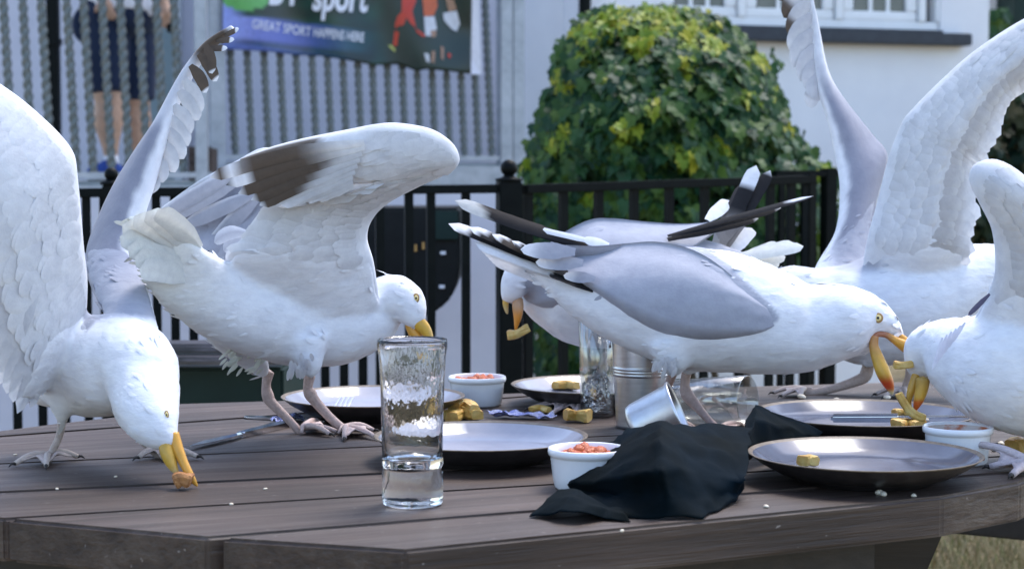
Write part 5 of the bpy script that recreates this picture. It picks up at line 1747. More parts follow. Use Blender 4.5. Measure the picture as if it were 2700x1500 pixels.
# near wing: arm, then hand folded back over it
La = [z3([q])[0] for q in ((1115, 800), (1090, 625), (1062, 520), (1085, 440), (1160, 365), (1290, 295), (1400, 245), (1440, 190))]
Ta = [z3([q])[0] for q in ((590, 830), (468, 615), (530, 530), (590, 440), (650, 385), (850, 335), (1030, 270), (1180, 170))]
da = [0.0, -0.045, -0.065, -0.075, -0.085, -0.095, -0.10, -0.10]
S = g.surf([a + (d_,) for a, d_ in zip(La, da)], [a + (d_ - e_,) for a, d_, e_ in zip(Ta, da, (0.03, 0.07, 0.06, 0.05, 0.04, 0.03, 0.02, 0.01))], 0.025)
S2a = S
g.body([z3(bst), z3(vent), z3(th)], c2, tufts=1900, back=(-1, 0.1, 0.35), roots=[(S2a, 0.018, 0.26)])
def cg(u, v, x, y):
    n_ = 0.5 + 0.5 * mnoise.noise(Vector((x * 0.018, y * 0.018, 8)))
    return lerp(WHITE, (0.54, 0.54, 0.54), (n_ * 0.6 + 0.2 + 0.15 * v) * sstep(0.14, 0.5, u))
wa = g.wing(S, 0.016, cg, 1.0, rows=[(0.12, 0.28, 26, 0.95, 0, 0.0030, 0.15, 0.9), (0.24, 0.42, 24, 0.95, 0, 0.0030, 0.15, 0.85), (0.38, 0.58, 22, 0.95, 0, 0.0030, 0.15, 0.85), (0.54, 0.78, 20, 0.95, 0, 0.0030, 0.15, 0.8), (0.72, 1.0, 18, 0.95, 0, 0.0030, 0.12, 0.75)])
Lh = [z3([q])[0] for q in ((1400, 240), (1446, 195), (1425, 130), (1340, 68), (1220, 42), (1130, 40), (1000, 64), (800, 104), (640, 148), (540, 192))]
Th = [z3([q])[0] for q in ((1310, 270), (1280, 255), (1180, 300), (1060, 310), (930, 322), (830, 345), (740, 350), (660, 345), (600, 330), (530, 300))]
dh = [-0.11, -0.12, -0.13, -0.14, -0.145, -0.15, -0.15, -0.15, -0.15, -0.15]
S = g.surf([a + (d_,) for a, d_ in zip(Lh, dh)], [a + (d_,) for a, d_ in zip(Th, dh)], 0.012)
def chd(u, v, x, y):
    X, Y = (x - 300) * K3, (y - 300) * K3
    n_ = 0.5 + 0.5 * mnoise.noise(Vector((x * 0.02, y * 0.05, 8)))
    c = lerp(WHITE, (0.54, 0.54, 0.54), n_ * 0.5 + 0.15)
    br = sstep(0, 60, 900 - X + 0.0 * Y) * sstep(0, 1, 1) * (1 - sstep(0.55, 0.75, v + (X - 560) / 900.0))
    c = lerp(c, BROWN, br * sstep(0.06, 0.12, v) * 0.95)
    return lerp(c, CREAM, (1 - sstep(0.05, 0.10, v)) * sstep(0, 300, 1050 - X) * 0.8)
wh = g.wing(S, 0.015, chd, 0.92, nu=64, rows=[(0.18, 0.40, 14, 0.95, 0.08, 0.0030, 0.10, 0.5), (0.34, 0.58, 13, 0.95, 0.08, 0.0030, 0.10, 0.5), (0.5, 0.80, 12, 0.95, 0.08, 0.0030, 0.10, 0.5)])
def zp(x, y): return z3([(x, y)])[0]
# outer primaries
pr_ = [((1050, 120), (400, 268), 'blackwhite'), ((1050, 140), (470, 300), 'white'), ((1040, 165), (520, 335), 'brown'), ((1030, 190), (575, 362), 'brown'), ((1020, 215), (610, 385), 'brown'),
       ((1010, 240), (650, 375), 'grey'), ((1000, 262), (700, 385), 'grey'), ((1000, 280), (745, 368), 'grey'), ((1000, 292), (800, 360), 'grey'), ((1000, 300), (850, 352), 'grey')]
for k, (b, t, kd) in enumerate(pr_):
    def cf(q, a, kd=kd, kx=k):
        G_ = (0.60, 0.60, 0.61)
        if kd == 'grey': return lerp(G_, WHITE, sstep(0.9, 0.96, q))
        if kd == 'brown': return lerp(lerp(G_, BROWN, sstep(0.12 + 0.13 * (kx - 2), 0.34 + 0.13 * (kx - 2), q + 0.05 * a)), WHITE, sstep(0.955, 0.975, q))
        if kd == 'white': return lerp(lerp(lerp((0.68, 0.68, 0.68), BROWN, sstep(0.10, 0.45, q)), WHITE, sstep(0.80, 0.83, q)), BLACK, sstep(0.97, 0.98, q))
        return lerp(lerp(lerp(lerp((0.68, 0.68, 0.68), BROWN, sstep(0.10, 0.45, q)), WHITE, sstep(0.78, 0.80, q)), BROWN, sstep(0.90, 0.92, q)), WHITE, sstep(0.985, 0.99, q))
    g.feather(wh, zp(*b) + (-0.172 + 0.001 * k,), zp(*t) + (-0.178 + 0.002 * k,), 17, cf, curve=0.03, tipsharp=0.14)
# far wing, grey upper side
Lq = [zp(*q) + (e,) for q, e in (((1085, 640), 0.05), ((900, 420), 0.08), ((760, 210), 0.11), ((640, 142), 0.13), ((500, 205), 0.14), ((350, 285), 0.15), ((200, 398), 0.16))]
Tq = [zp(*q) + (e,) for q, e in (((560, 720), 0.05), ((560, 660), 0.08), ((500, 620), 0.10), ((430, 600), 0.11), ((380, 560), 0.12), ((320, 500), 0.14), ((235, 435), 0.155))]
S = g.surf(Lq, Tq, -0.02)
def cq(u, v, x, y):
    n_ = mnoise.noise(Vector((x * 0.03, y * 0.03, 4)))
    c = lerp(GREY, LGREY, 0.3 + 0.4 * n_)
    c = lerp(c, (0.22, 0.20, 0.21), sstep(0.82, 0.9, u) * 0.8)
    return lerp(c, WHITE, 1 - sstep(0.05, 0.10, v))
wq = g.wing(S, 0.012, cq, 0.96, rows=[(0.45, 0.75, 9, 0.8, 0.03, 0.003, 0.3, 0.9), (0.7, 1.02, 8, 0.8, 0.03, 0.003, 0.3, 0.8)])
for b, t in (((640, 300), (395, 560)), ((600, 330), (290, 470)), ((560, 250), (240, 440)), ((520, 240), (205, 420))):
    g.feather(wq, zp(*b) + (0.118,), zp(*t) + (0.13,), 22, lambda q, a: lerp(lerp(GREY, LGREY, 0.5), WHITE, sstep(0.55, 1.0, a)), up=(0.2, -0.9, 0.3))
for k in range(3):
    g.feather(wq, zp(560, 500 + 30 * k) + (0.09,), zp(420 + 40 * k, 540 + 35 * k) + (0.085,), 20, lambda q, a: lerp(LGREY, WHITE, abs(a)), curve=0.15, up=(0.2, -0.9, 0.3))
hd = 0.008
def cb2(x, y): return lerp(lerp((0.30, 0.12, 0.05), YEL, sstep(822, 850, y)), PALE, sstep(1128, 1140, x) * 0.3)
g.part('upper_mandible', [z3([(1255, 838, 22, hd), (1278, 875, 30, hd), (1305, 905, 26, hd), (1325, 940, 16, hd), (1334, 965, 9, hd), (1334, 985, 4, hd)])], cb2, M['bill'])
g.part('lower_mandible', [z3([(1238, 880, 20, hd + 0.004), (1262, 925, 24, hd + 0.004), (1290, 950, 15, hd + 0.004), (1305, 962, 5, hd + 0.004)])], lambda x, y: lerp(ORA, YEL, 0.5), M['bill'])
g.eye(1097, 786, 9, 0.0, 0.7)
g.leg([(708, 980, 15), (702, 1015, 12), (706, 1042, 16), (716, 1062, 14), (760, 1105, 11), (790, 1138, 11)], (800, 1142), [(845, 1120), (888, 1145), (870, 1152)], hind=(795, 1148))
g.leg([(817, 990, 15, 0.0), (812, 1020, 13), (818, 1038, 17), (832, 1058, 14), (870, 1100, 12), (910, 1135, 12)], (912, 1142), [(985, 1142), (990, 1160), (908, 1163)], hind=(892, 1150))

# ======== gull 4: the standing gull with the wide open beak
K4 = 1.908
def z4(*q): return (1150 + q[0] / K4, 400 + q[1] / K4)
g = Gull(2.30, (1880, 1140), 'gull with closed grey wings and wide open beak facing the plate')
st = [(1400, 695, 24, 0.0), (1480, 742, 50), (1580, 782, 92), (1700, 800, 138), (1820, 812, 163), (1940, 828, 157), (2050, 853, 137), (2125, 862, 119), (2185, 852, 104, -0.008), (2238, 845, 97, -0.012), (2275, 840, 82, -0.014),
      (2310, 842, 56, -0.016), (2340, 856, 34, -0.018), (2366, 880, 20, -0.018), (2382, 896, 9, -0.018)]
throat = [(2200, 880, 84, -0.01), (2245, 888, 62, -0.012), (2276, 902, 38, -0.014), (2296, 924, 16, -0.016)]
th_a = [(1770, 900, 70, -0.035), (1778, 950, 46, -0.035), (1772, 985, 22, -0.03)]
th_b = [(1820, 920, 60, 0.0), (1816, 965, 34, 0.0), (1812, 985, 16, 0.0)]
def grey4(x, y):
    n_ = mnoise.noise(Vector((x * 0.012, y * 0.03, 4)))
    c = lerp(GREY, (0.40, 0.41, 0.47), 0.5 + 0.5 * n_)
    sx, sy = (x * 0.8 + y * 0.6), (-x * 0.6 + y * 0.8)
    st_ = 0.5 + 0.5 * mnoise.noise(Vector((sx * 0.016, sy * 0.16, 2)))
    fd = (x - interp([(640, 1852), (680, 1900), (720, 1945), (760, 1982), (800, 2026), (830, 2052), (880, 2066)], y)) + 34 * (st_ - 0.5)
    return lerp(c, WHITE, sstep(-12, 14, fd))
def c4(x, y, p, n):
    base = lerp(WHITE, (0.74, 0.74, 0.72), sstep(900, 985, y) * 0.6)  # belly shade painted in, stronger towards the bottom
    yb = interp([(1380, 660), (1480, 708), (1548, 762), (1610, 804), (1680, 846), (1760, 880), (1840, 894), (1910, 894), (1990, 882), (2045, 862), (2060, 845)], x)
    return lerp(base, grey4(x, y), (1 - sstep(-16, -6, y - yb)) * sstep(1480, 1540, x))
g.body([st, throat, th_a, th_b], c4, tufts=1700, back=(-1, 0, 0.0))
top = [z4(*q) for q in ((1712, 815), (1660, 775), (1560, 690), (1455, 596), (1350, 522), (1240, 476), (1100, 452), (950, 462), (800, 474), (600, 466), (480, 470), (430, 492))]
bot = [z4(*q) for q in ((1722, 840), (1700, 884), (1600, 922), (1450, 944), (1300, 944), (1150, 915), (1000, 850), (880, 770), (760, 690), (640, 632), (530, 588), (440, 520))]
def cw4(u, v, x, y):
    n_ = mnoise.noise(Vector((x * 0.012, y * 0.03, 4)))
    c = lerp(GREY, (0.40, 0.41, 0.47), 0.5 + 0.5 * n_)
    c = grey4(x, y)
    return lerp(c, WHITE, sstep(0.90, 0.985, u) * (1 - sstep(0.5, 0.9, v)) * 0.8)
w4 = g.folded(top, bot, cw4, 0.012)
w4b = g.folded(top, bot, cw4, 0.008, far=True)
# tertial tips, tail, wing tips
for b, t, hw_ in (((700, 505), (424, 492), 24), ((740, 560), (500, 556), 22), ((800, 640), (640, 622), 16)):
    g.feather(w4, z4(*b) + (-0.055,), z4(*t) + (-0.042,), hw_, lambda q, a: lerp(GREY, WHITE, sstep(0.5, 0.95, q)), up=(-0.1, -0.9, 0.5), camber=0.05, tipsharp=0.5)
for k, (t, b) in enumerate((((62, 362), (640, 600)), ((165, 380), (660, 610)), ((280, 415), (700, 640)), ((380, 448), (740, 672)), ((560, 610), (790, 702)))):
    kk = k
    g.feather(w4, z4(*b) + (-0.030 - 0.002 * k,), z4(*t) + (-0.012 - 0.006 * k,), 20 - 2 * k, (lambda kk: (lambda q, a: lerp(lerp(BLACK, BROWN if kk == 2 else BLACK, 0.5), WHITE, sstep(0.80 + 0.03 * kk, 0.84 + 0.03 * kk, q + 0.06 * a))))(kk), curve=0.01, up=(0.1, -0.62, 0.78), tipsharp=0.16)
for k, (t, b) in enumerate((((92, 246), (760, 470)), ((215, 288), (760, 480)), ((330, 330), (780, 490)))):
    g.feather(w4b, z4(*b) + (0.035,), z4(*t) + (0.045,), 20 - 2 * k, (lambda k: (lambda q, a: lerp(lerp(BLACK, BROWN, 0.15 + 0.15 * a), (0.60, 0.60, 0.58), sstep(0.74, 0.80, q - 0.05 * a) if k == 0 else sstep(0.88, 0.92, q))))(k), curve=-0.015, up=(0.1, -0.8, 0.55), tipsharp=0.16)
g.feather(w4b, z4(870, 470) + (0.02,), z4(740, 440) + (0.02,), 14, lambda q, a: WHITE, up=(0.1, -0.8, 0.55))
g.feather(w4b, z4(860, 470) + (0.03,), z4(440, 372) + (0.04,), 9, lambda q, a: WHITE, up=(0.1, -0.8, 0.55))
tail = empty('tail', (0, 0, 0), 0, g.root)
for k in range(6):
    g.feather(tail, (1500, 735 + 6 * k, -0.03 + 0.012 * k), (1253 + 9 * k, 640 + 9 * k, -0.02 + 0.01 * k), 19, lambda q, a: WHITE, up=(0.3, -0.75, 0.6), tipsharp=0.14)
for k in range(16):
    x, y = 1755 + g.rnd.uniform(-25, 30), 950 + g.rnd.uniform(-10, 25)
    g.feather(g.root, (x, y, -0.065), (x + g.rnd.uniform(-18, 4), y + g.rnd.uniform(20, 34), -0.05), 6, lambda q, a: WHITE, tipsharp=0.7).name = 'thigh_feather'
def z6(*q): return (2000 + q[0] / 2.0443, 600 + q[1] / 2.0443)
hd = -0.03
def cbl(x, y):
    c = lerp((0.55, 0.25, 0.08), YEL, sstep(885, 960, y))
    c = lerp(c, REDS, sstep(985, 1010, y) * (1 - sstep(1022, 1036, y)) * (1 - 0.25 * sstep(2345, 2356, x)))
    return lerp(c, PALE, sstep(1024, 1038, y) * 0.7)
g.part('lower_mandible', [[z6(626, 585) + (11, hd), z6(622, 640) + (13, hd), z6(645, 710) + (17, hd - 0.006), z6(672, 780) + (19, hd - 0.01), z6(700, 840) + (15, hd - 0.012), z6(715, 880) + (8, hd - 0.012), z6(719, 900) + (3, hd - 0.012)]], cbl, M['bill'])
g.part('upper_mandible', [[z6(622, 600) + (10, hd), z6(640, 576) + (8, hd), z6(690, 580) + (8, hd), z6(740, 610) + (11, hd - 0.002), z6(790, 640) + (16, hd), z6(830, 668) + (13, hd), z6(852, 700) + (6, hd)]], lambda x, y: lerp((0.42, 0.16, 0.08), lerp(ORA, YEL, 0.6), sstep(2330, 2365, x)), M['bill'])
g.part('bill_ridge', [[z6(740, 570) + (8, hd + 0.01), z6(790, 610) + (11, hd + 0.008), z6(825, 650) + (10, hd + 0.004)]], lambda x, y: lerp(ORA, YEL, 0.6), M['bill'])
g.eye(2315, 838, 9.5)
g.leg([(1812, 975, 14), (1806, 1012, 12), (1812, 1040, 17), (1830, 1062, 14), (1862, 1100, 10), (1890, 1130, 11)], (1898, 1146), [(1960, 1130), (1965, 1165), (1900, 1170)], hind=(1880, 1148))
g.leg([(1775, 980, 13, -0.02), (1764, 1010, 11), (1750, 1030, 12), (1738, 1060, 10), (1760, 1110, 10), (1770, 1130, 10)], (1776, 1140), [(1830, 1135), (1836, 1160), (1790, 1168)])

# ======== gull 3: behind, facing left with a chip
K6 = 2.385
def z7(*q): return (1100 + q[0] / K6, 500 + q[1] / K6)
g = Gull(2.64, (1500, 1078), 'gull facing the other way with a yellow chip in its beak, half hidden')
st = [(1335, 795, 14, -0.03), (1345, 775, 30, -0.03), (1366, 740, 48, -0.03), (1400, 722, 72, -0.02), (1450, 745, 112), (1520, 760, 150), (1600, 752, 168), (1700, 735, 145), (1800, 715, 105), (1890, 700, 62), (1960, 690, 30)]
def c3(x, y, p, n):
    yt = interp([(1366, 745), (1385, 715), (1440, 650), (1495, 608), (1560, 570)], x)
    yb = interp([(1366, 785), (1395, 800), (1440, 806), (1495, 800), (1560, 785), (1640, 765), (1720, 725), (1800, 680)], x)
    return lerp(WHITE, GREY, sstep(-6, 6, y - yt) * (1 - sstep(-8, 2, y - yb)) * sstep(1372, 1390, x))
g.body([st], c3, tufts=900, back=(1, 0, 0.1))
top = [(1378, 765), (1392, 720), (1440, 650), (1495, 608), (1560, 578), (1620, 576), (1700, 584), (1800, 590), (1880, 584), (1920, 575)]
bot = [(1378, 780), (1400, 803), (1440, 812), (1495, 805), (1560, 790), (1640, 770), (1720, 730), (1800, 680), (1870, 625), (1920, 590)]
w3 = g.folded(top, bot, lambda u, v, x, y: lerp(GREY, WHITE, sstep(0.85, 0.98, u)), 0.017)
for (b, t, hw_, kd) in (((1760, 622), (2146, 517), 9, 0), ((1770, 622), (2060, 548), 13, 1), ((1760, 632), (2000, 576), 15, 1)):
    g.feather(w3, b + (-0.06,), t + (-0.02,), hw_, (lambda kd: (lambda q, a: lerp(BLACK, WHITE, (sstep(0.80, 0.84, q) * (1 if a < 0.2 else 0)) if kd == 0 else sstep(0.94, 0.97, q))))(kd), up=(0, -0.7, 0.7), tipsharp=0.2)
def zg(x, y): return (1880 + x / 3.975, 380 + y / 3.975)
w3b = empty('wing', (0, 0, 0), 0, g.root)
tips = [((60, 1120), (455, 225), 22, 'w'), ((110, 1130), (600, 275), 18, 'b'), ((40, 1100), (380, 420), 30, 'b2'), ((20, 1090), (300, 560), 26, 'g'), ((180, 1150), (405, 880), 22, 'wh'), ((-60, 800), (170, 590), 20, 'wh')]
for b, t, hw_, kd in tips:
    def cf(q, a, kd=kd):
        if kd == 'w': return lerp(lerp((0.30, 0.27, 0.25), BLACK, sstep(0.3, 0.5, q)), WHITE, sstep(0.76, 0.78, q))
        if kd == 'b': return lerp(lerp((0.25, 0.22, 0.20), BLACK, sstep(0.3, 0.5, q)), WHITE, sstep(0.965, 0.975, q))
        if kd == 'b2': return lerp((0.32, 0.29, 0.27), (0.05, 0.045, 0.045), sstep(0.3, 0.6, q))
        if kd == 'g': return lerp((0.40, 0.38, 0.36), (0.12, 0.11, 0.11), sstep(0.4, 0.9, q))
        return WHITE
    g.feather(w3b, zg(*b) + (0.06,), zg(*t) + (0.10,), hw_, cf, up=(-0.35, -0.9, 0.2), tipsharp=0.14)
tail = empty('tail', (0, 0, 0), 0, g.root)
for k, (b, t) in enumerate((((200, 1190), (950, 1070)), ((230, 1210), (860, 1040)), ((260, 1220), (700, 1050)), ((300, 1230), (760, 1180)), ((350, 1250), (700, 1240)))):
    g.feather(tail, zg(*b) + (0.0 + 0.01 * k,), zg(*t) + (0.01 + 0.01 * k,), 20, lambda q, a: (0.70, 0.71, 0.68), up=(0.1, -0.7, 0.7), tipsharp=0.2)
g.part('upper_mandible', [[z7(582, 640) + (7, -0.03), z7(565, 670) + (9, -0.03), z7(556, 715) + (8, -0.03), z7(562, 760) + (5, -0.03), z7(568, 780) + (2, -0.03)]], lambda x, y: lerp(YEL, PALE, sstep(790, 825, y) * 0.5), M['bill'])
g.part('lower_mandible', [[z7(632, 690) + (14, -0.03), z7(634, 740) + (15, -0.035), z7(632, 800) + (11, -0.037), z7(624, 850) + (6, -0.038), z7(620, 885) + (3, -0.038)]], lambda x, y: lerp((0.60, 0.34, 0.18), ORA, sstep(800, 840, y)), M['bill'])
fry([z7(565, 915), z7(620, 905), z7(705, 868)], 0.012, 'pale yellow chip in the beak of the half hidden gull', 2.60, None, 'chip', 0.6, 31)
g.leg([(1600, 930, 12), (1592, 970, 12), (1570, 1020, 9), (1545, 1055, 9)], (1536, 1070), [(1395, 1085), (1450, 1100), (1520, 1098)], tone=(0.60, 0.48, 0.46))
g.leg([(1700, 930, 12), (1700, 970, 12), (1690, 1020, 9), (1680, 1050, 9)], (1676, 1062), [(1600, 1075), (1630, 1085), (1700, 1085)], tone=(0.60, 0.48, 0.46))

# ======== gull 5: behind right, wings fully raised
K5 = 1.78875
def z5(*q): return (1900 + q[0] / K5, 0 + q[1] / K5)
g = Gull(2.76, (2100, 1043), 'gull with both wings lifted high behind the gull with the open beak')
st = [(1985, 860, 30, 0.02), (2020, 810, 60, 0.02), (2080, 775, 74, 0.01), (2150, 800, 100), (2260, 822, 138), (2390, 800, 156), (2520, 756, 120), (2620, 710, 72), (2700, 690, 40)]
bst = st
Lf = [z5(*q) for q in ((420, 1400), (445, 1265), (540, 1100), (562, 900), (540, 740), (500, 560), (462, 440), (442, 300), (426, 100), (400, -60), (370, -160))]
Tf = [z5(*q) for q in ((740, 1400), (700, 1180), (735, 950), (786, 740), (720, 640), (640, 540), (565, 440), (510, 340), (470, 200), (432, 50), (390, -120))]
df = [0.0, 0.05, 0.08, 0.10, 0.12, 0.13, 0.14, 0.145, 0.15, 0.15, 0.15]
S = g.surf([a + (e,) for a, e in zip(Lf, df)], [a + (e + 0.03,) for a, e in zip(Tf, df)], 0.022)
Ln = [z5(*q) for q in ((640, 1440), (690, 1140), (740, 950), (790, 750), (852, 588), (905, 515), (1050, 370), (1200, 240), (1431, 90), (1700, -30), (1900, -100))]
Tn = [z5(*q) for q in ((1040, 1420), (1150, 1240), (1192, 1130), (1200, 950), (1196, 830), (1260, 730), (1330, 570), (1420, 440), (1600, 330), (1850, 150), (2000, 0))]
dn = [0.0, -0.055, -0.07, -0.08, -0.085, -0.09, -0.09, -0.09, -0.09, -0.08, -0.08]
S5n = g.surf([a + (e,) for a, e in zip(Ln, dn)], [a + (e,) for a, e in zip(Tn, dn)], 0.03)
S5f = S
g.body([bst, [(2300, 890, 60, -0.02), (2292, 940, 34, -0.02), (2288, 965, 16, -0.02)]], lambda x, y, p, n: lerp(WHITE, GREY, (1 - sstep(690, 740, y)) * sstep(2160, 2220, x) * (1 - sstep(2300, 2340, x))), tufts=1300, back=(1, 0, 0.2), roots=[(S5n, 0.016, 0.14), (S5f, 0.018, 0.22)])
def c5f(u, v, x, y):
    c = lerp(WHITE, GREY_SHADE, sstep(0.13, 0.27, v + 0.05 * mnoise.noise(Vector((x * 0.03, y * 0.03, 1)))) * (1 - sstep(0.55, 0.75, u) * 0.85))
    return c
w5 = g.wing(S, 0.013, c5f, 1.0, nu=70, nv=22)
tips = [(2052, -40), (2050, 0), (2066, 48), (2080, 95), (2082, 135), (2090, 178), (2110, 215), (2128, 240), (2140, 262), (2128, 280)]
bases = [(2118, -90), (2126, -55), (2130, -20), (2134, 20), (2138, 60), (2142, 100), (2146, 140), (2150, 180), (2156, 215), (2162, 250)]
for k, (b, t) in enumerate(zip(bases, tips)):
    g.feather(w5, (b[0] + 4, b[1] - 20, 0.14), t + (0.13,), 25, (lambda k: (lambda q, a: lerp((0.52, 0.52, 0.55), (0.66, 0.67, 0.69), q) if k > 3 else lerp((0.60, 0.60, 0.62), BROWN, sstep(0.55, 0.75, q) * (1 if k < 4 else 0))))(k), curve=0.08, up=(0.5, -0.85, 0.2))
S = S5n
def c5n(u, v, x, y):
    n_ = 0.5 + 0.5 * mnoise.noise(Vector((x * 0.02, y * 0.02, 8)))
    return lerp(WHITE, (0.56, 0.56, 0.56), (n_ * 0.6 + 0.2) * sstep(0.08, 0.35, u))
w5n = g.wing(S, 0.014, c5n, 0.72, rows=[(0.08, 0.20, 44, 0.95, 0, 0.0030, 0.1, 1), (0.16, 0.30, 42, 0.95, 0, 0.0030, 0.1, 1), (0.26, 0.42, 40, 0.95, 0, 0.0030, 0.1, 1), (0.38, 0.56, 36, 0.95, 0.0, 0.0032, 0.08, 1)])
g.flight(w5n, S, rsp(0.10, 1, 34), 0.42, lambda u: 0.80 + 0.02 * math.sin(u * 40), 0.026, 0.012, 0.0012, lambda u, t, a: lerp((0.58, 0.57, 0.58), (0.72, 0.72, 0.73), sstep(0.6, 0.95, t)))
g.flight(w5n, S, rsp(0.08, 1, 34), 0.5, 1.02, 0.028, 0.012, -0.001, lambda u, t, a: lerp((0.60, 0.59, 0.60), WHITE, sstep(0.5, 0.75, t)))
tail = empty('tail', (0, 0, 0), 0, g.root)
for k in range(7):
    g.feather(tail, (2560, 720 - 4 * k, 0.0), (2860, 640 + 16 * k, 0.02), 26, lambda q, a: WHITE, up=(0, -0.6, 0.8), tipsharp=0.15)
g.part('bill', [[(1985, 880, 16, 0.02), (1975, 915, 14, 0.02), (1972, 950, 5, 0.02)]], lambda x, y: YEL, M['bill'])
g.leg([(2290, 955, 15), (2284, 985, 17), (2268, 1000, 15), (2205, 1022, 11), (2150, 1034, 11)], (2120, 1040), [(2040, 1042), (2060, 1050), (2110, 1056)], hind=(2150, 1040), tone=(0.60, 0.48, 0.42))
g.leg([(2400, 940, 14, 0.02), (2400, 985, 13), (2390, 1010, 10), (2385, 1030, 10)], (2382, 1040), [(2310, 1046), (2330, 1054), (2390, 1056)], tone=(0.60, 0.48, 0.42))

# ======== gull 6: right edge, head down over the plate
g = Gull(2.12, (2720, 1240), 'gull at the right end bending over the grey plate with a chip')
st = [(2420, 1000, 16, 0.07), (2424, 965, 42, 0.065), (2440, 925, 62, 0.06), (2480, 925, 88, 0.05), (2540, 945, 118, 0.03), (2620, 965, 158, 0.01), (2720, 968, 186), (2840, 945, 180), (2960, 900, 130), (3070, 850, 60)]
bst = st
Ln = [(2530, 905, 0.03), (2596, 790, -0.02), (2624, 710, -0.05), (2614, 600, -0.07), (2580, 525, -0.08), (2556, 470, -0.085), (2572, 432, -0.09), (2625, 424, -0.09), (2690, 466, -0.085), (2800, 560, -0.07), (2950, 700, -0.06)]
Tn = [(2800, 1010, -0.03), (2850, 890, -0.06), (2860, 820, -0.08), (2850, 760, -0.09), (2800, 690, -0.095), (2760, 640, -0.10), (2730, 600, -0.105), (2735, 590, -0.105), (2770, 620, -0.10), (2840, 720, -0.08), (2960, 780, -0.06)]
S = g.surf(Ln, Tn, 0.02)
S6 = S
g.body([bst, [(2730, 1080, 90, 0.0), (2745, 1150, 40, 0.0), (2748, 1175, 18, 0.0)]], lambda x, y, p, n: lerp(WHITE, (0.72, 0.71, 0.69), sstep(1020, 1130, y) * 0.7), tufts=1500, back=(1, 0.2, 0.15), roots=[(S6, 0.018, 0.25)])  # warm underside shade painted into the body colour
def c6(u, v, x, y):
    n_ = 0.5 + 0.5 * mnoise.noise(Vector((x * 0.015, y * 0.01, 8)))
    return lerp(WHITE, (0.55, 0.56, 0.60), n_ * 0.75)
w6 = g.wing(S, 0.016, c6, 1.0, rows=[(0.2, 0.45, 30, 0.95, 0.02, 0.0030, 0.15, 0.9), (0.4, 0.7, 26, 0.95, 0.02, 0.0030, 0.15, 0.9), (0.65, 1.0, 24, 0.95, 0.02, 0.0030, 0.15, 0.9)])
g.feather(w6, (2610, 775, -0.05), (2552, 832, -0.035), 9, lambda q, a: (0.10, 0.09, 0.14), up=(-0.5, -0.6, 0.6))
for k in range(6):
    g.feather(g.root, (2545 - 12 * k, 850 + 8 * k, -0.06), (2508 - 10 * k, 905 + 14 * k, -0.055), 5, lambda q, a: (0.66, 0.68, 0.78), up=(-0.5, -0.8, 0.3)).name = 'neck_feather'
def zb(*q): return (2200 + q[0] / 3.767, 750 + q[1] / 3.767)
hd = 0.06
def cb6(x, y):
    c = lerp((0.50, 0.30, 0.06), YEL, sstep(1000, 1040, y))
    return lerp(c, REDS, sstep(1048, 1062, y) * 0.8)
g.part('upper_mandible', [[zb(815, 850) + (9, hd), zb(800, 940) + (12, hd), zb(772, 1030) + (12, hd), zb(748, 1110) + (9, hd), zb(748, 1170) + (5, hd), zb(762, 1205) + (2, hd)]], lambda x, y: lerp((0.40, 0.22, 0.05), YEL, 0.65), M['bill'])
g.part('lower_mandible', [[zb(880, 940) + (19, hd - 0.015), zb(868, 1040) + (17, hd - 0.015), zb(838, 1140) + (14, hd - 0.015), zb(812, 1215) + (8, hd - 0.015), zb(796, 1262) + (2.5, hd - 0.015)]], cb6, M['bill'])
g.eye(2396, 935, 7, 0.004, 0.45)
fry([zb(640, 1080), zb(700, 1190), zb(790, 1290), zb(900, 1325)], 0.0075, 'long golden chip in the beak of the gull at the right end', 2.12 + hd - 0.03, None, 'chip', 0.7, 41)
fry([zb(590, 795), zb(680, 800), zb(780, 790)], 0.0062, 'thin yellow chip held beside the cheek of the gull at the right end', 2.12 + 0.05, None, 'chip', 0.8, 42)
g.leg([(2748, 1150, 18), (2752, 1185, 14), (2745, 1215, 14), (2735, 1238, 13)], (2728, 1246), [(2578, 1180, TZ + 0.022), (2610, 1240), (2668, 1262)], tone=(0.60, 0.50, 0.50), r_toe=0.0048)
g.leg([(2900, 1090, 18, 0.05), (2900, 1130, 14), (2890, 1170, 13), (2885, 1200, 12)], (2880, 1212), [(2790, 1205), (2800, 1222), (2860, 1232)], tone=(0.60, 0.50, 0.50))
# ------------------------------------------------------------------ person on the deck
pd_ = 8.95
pb_ = P(318, 470, pd_); pb_.z = DZ
per = empty('person', pb_)
tag(per, 'person in navy shorts and white shirt standing behind the twisted railing bars', 'person')
PF = CY - 280 - (DZ - CAMZ) * FPX / pd_            # pixel row of the deck surface there
sk = MB()
loft(sk, [(276, 40, 50), (280, 140, 44), (284, 235, 40), (287, 275, 37), (286, 325, 38), (291, 390, 22), (294, PF - 45, 17), (294, PF - 18, 18)], pd_, 40, 18)
loft(sk, [(350, 40, 50, 0.12), (354, 150, 44, 0.12), (358, 250, 39, 0.13), (360, 285, 36, 0.14), (361, 335, 37, 0.15), (362, 395, 22, 0.15), (364, PF - 45, 17, 0.15), (364, PF - 18, 18, 0.15)], pd_, 40, 18)
loft(sk, [(313, 70, 80, 0.06), (313, -40, 88, 0.06), (313, -160, 84, 0.06), (313, -270, 96, 0.06), (313, -340, 70, 0.06), (313, -385, 30, 0.05), (312, -420, 27, 0.04)], pd_, 30, 22)
loft(sk, [(310, -395, 34, 0.02), (309, -430, 44, 0.01), (309, -475, 50, 0.0), (311, -520, 46, 0.01), (313, -548, 24, 0.02)], pd_, 24, 22)          # head
loft(sk, [(308, -470, 7, -0.105), (307, -455, 9, -0.115), (308, -447, 6, -0.10)], pd_, 8, 10)
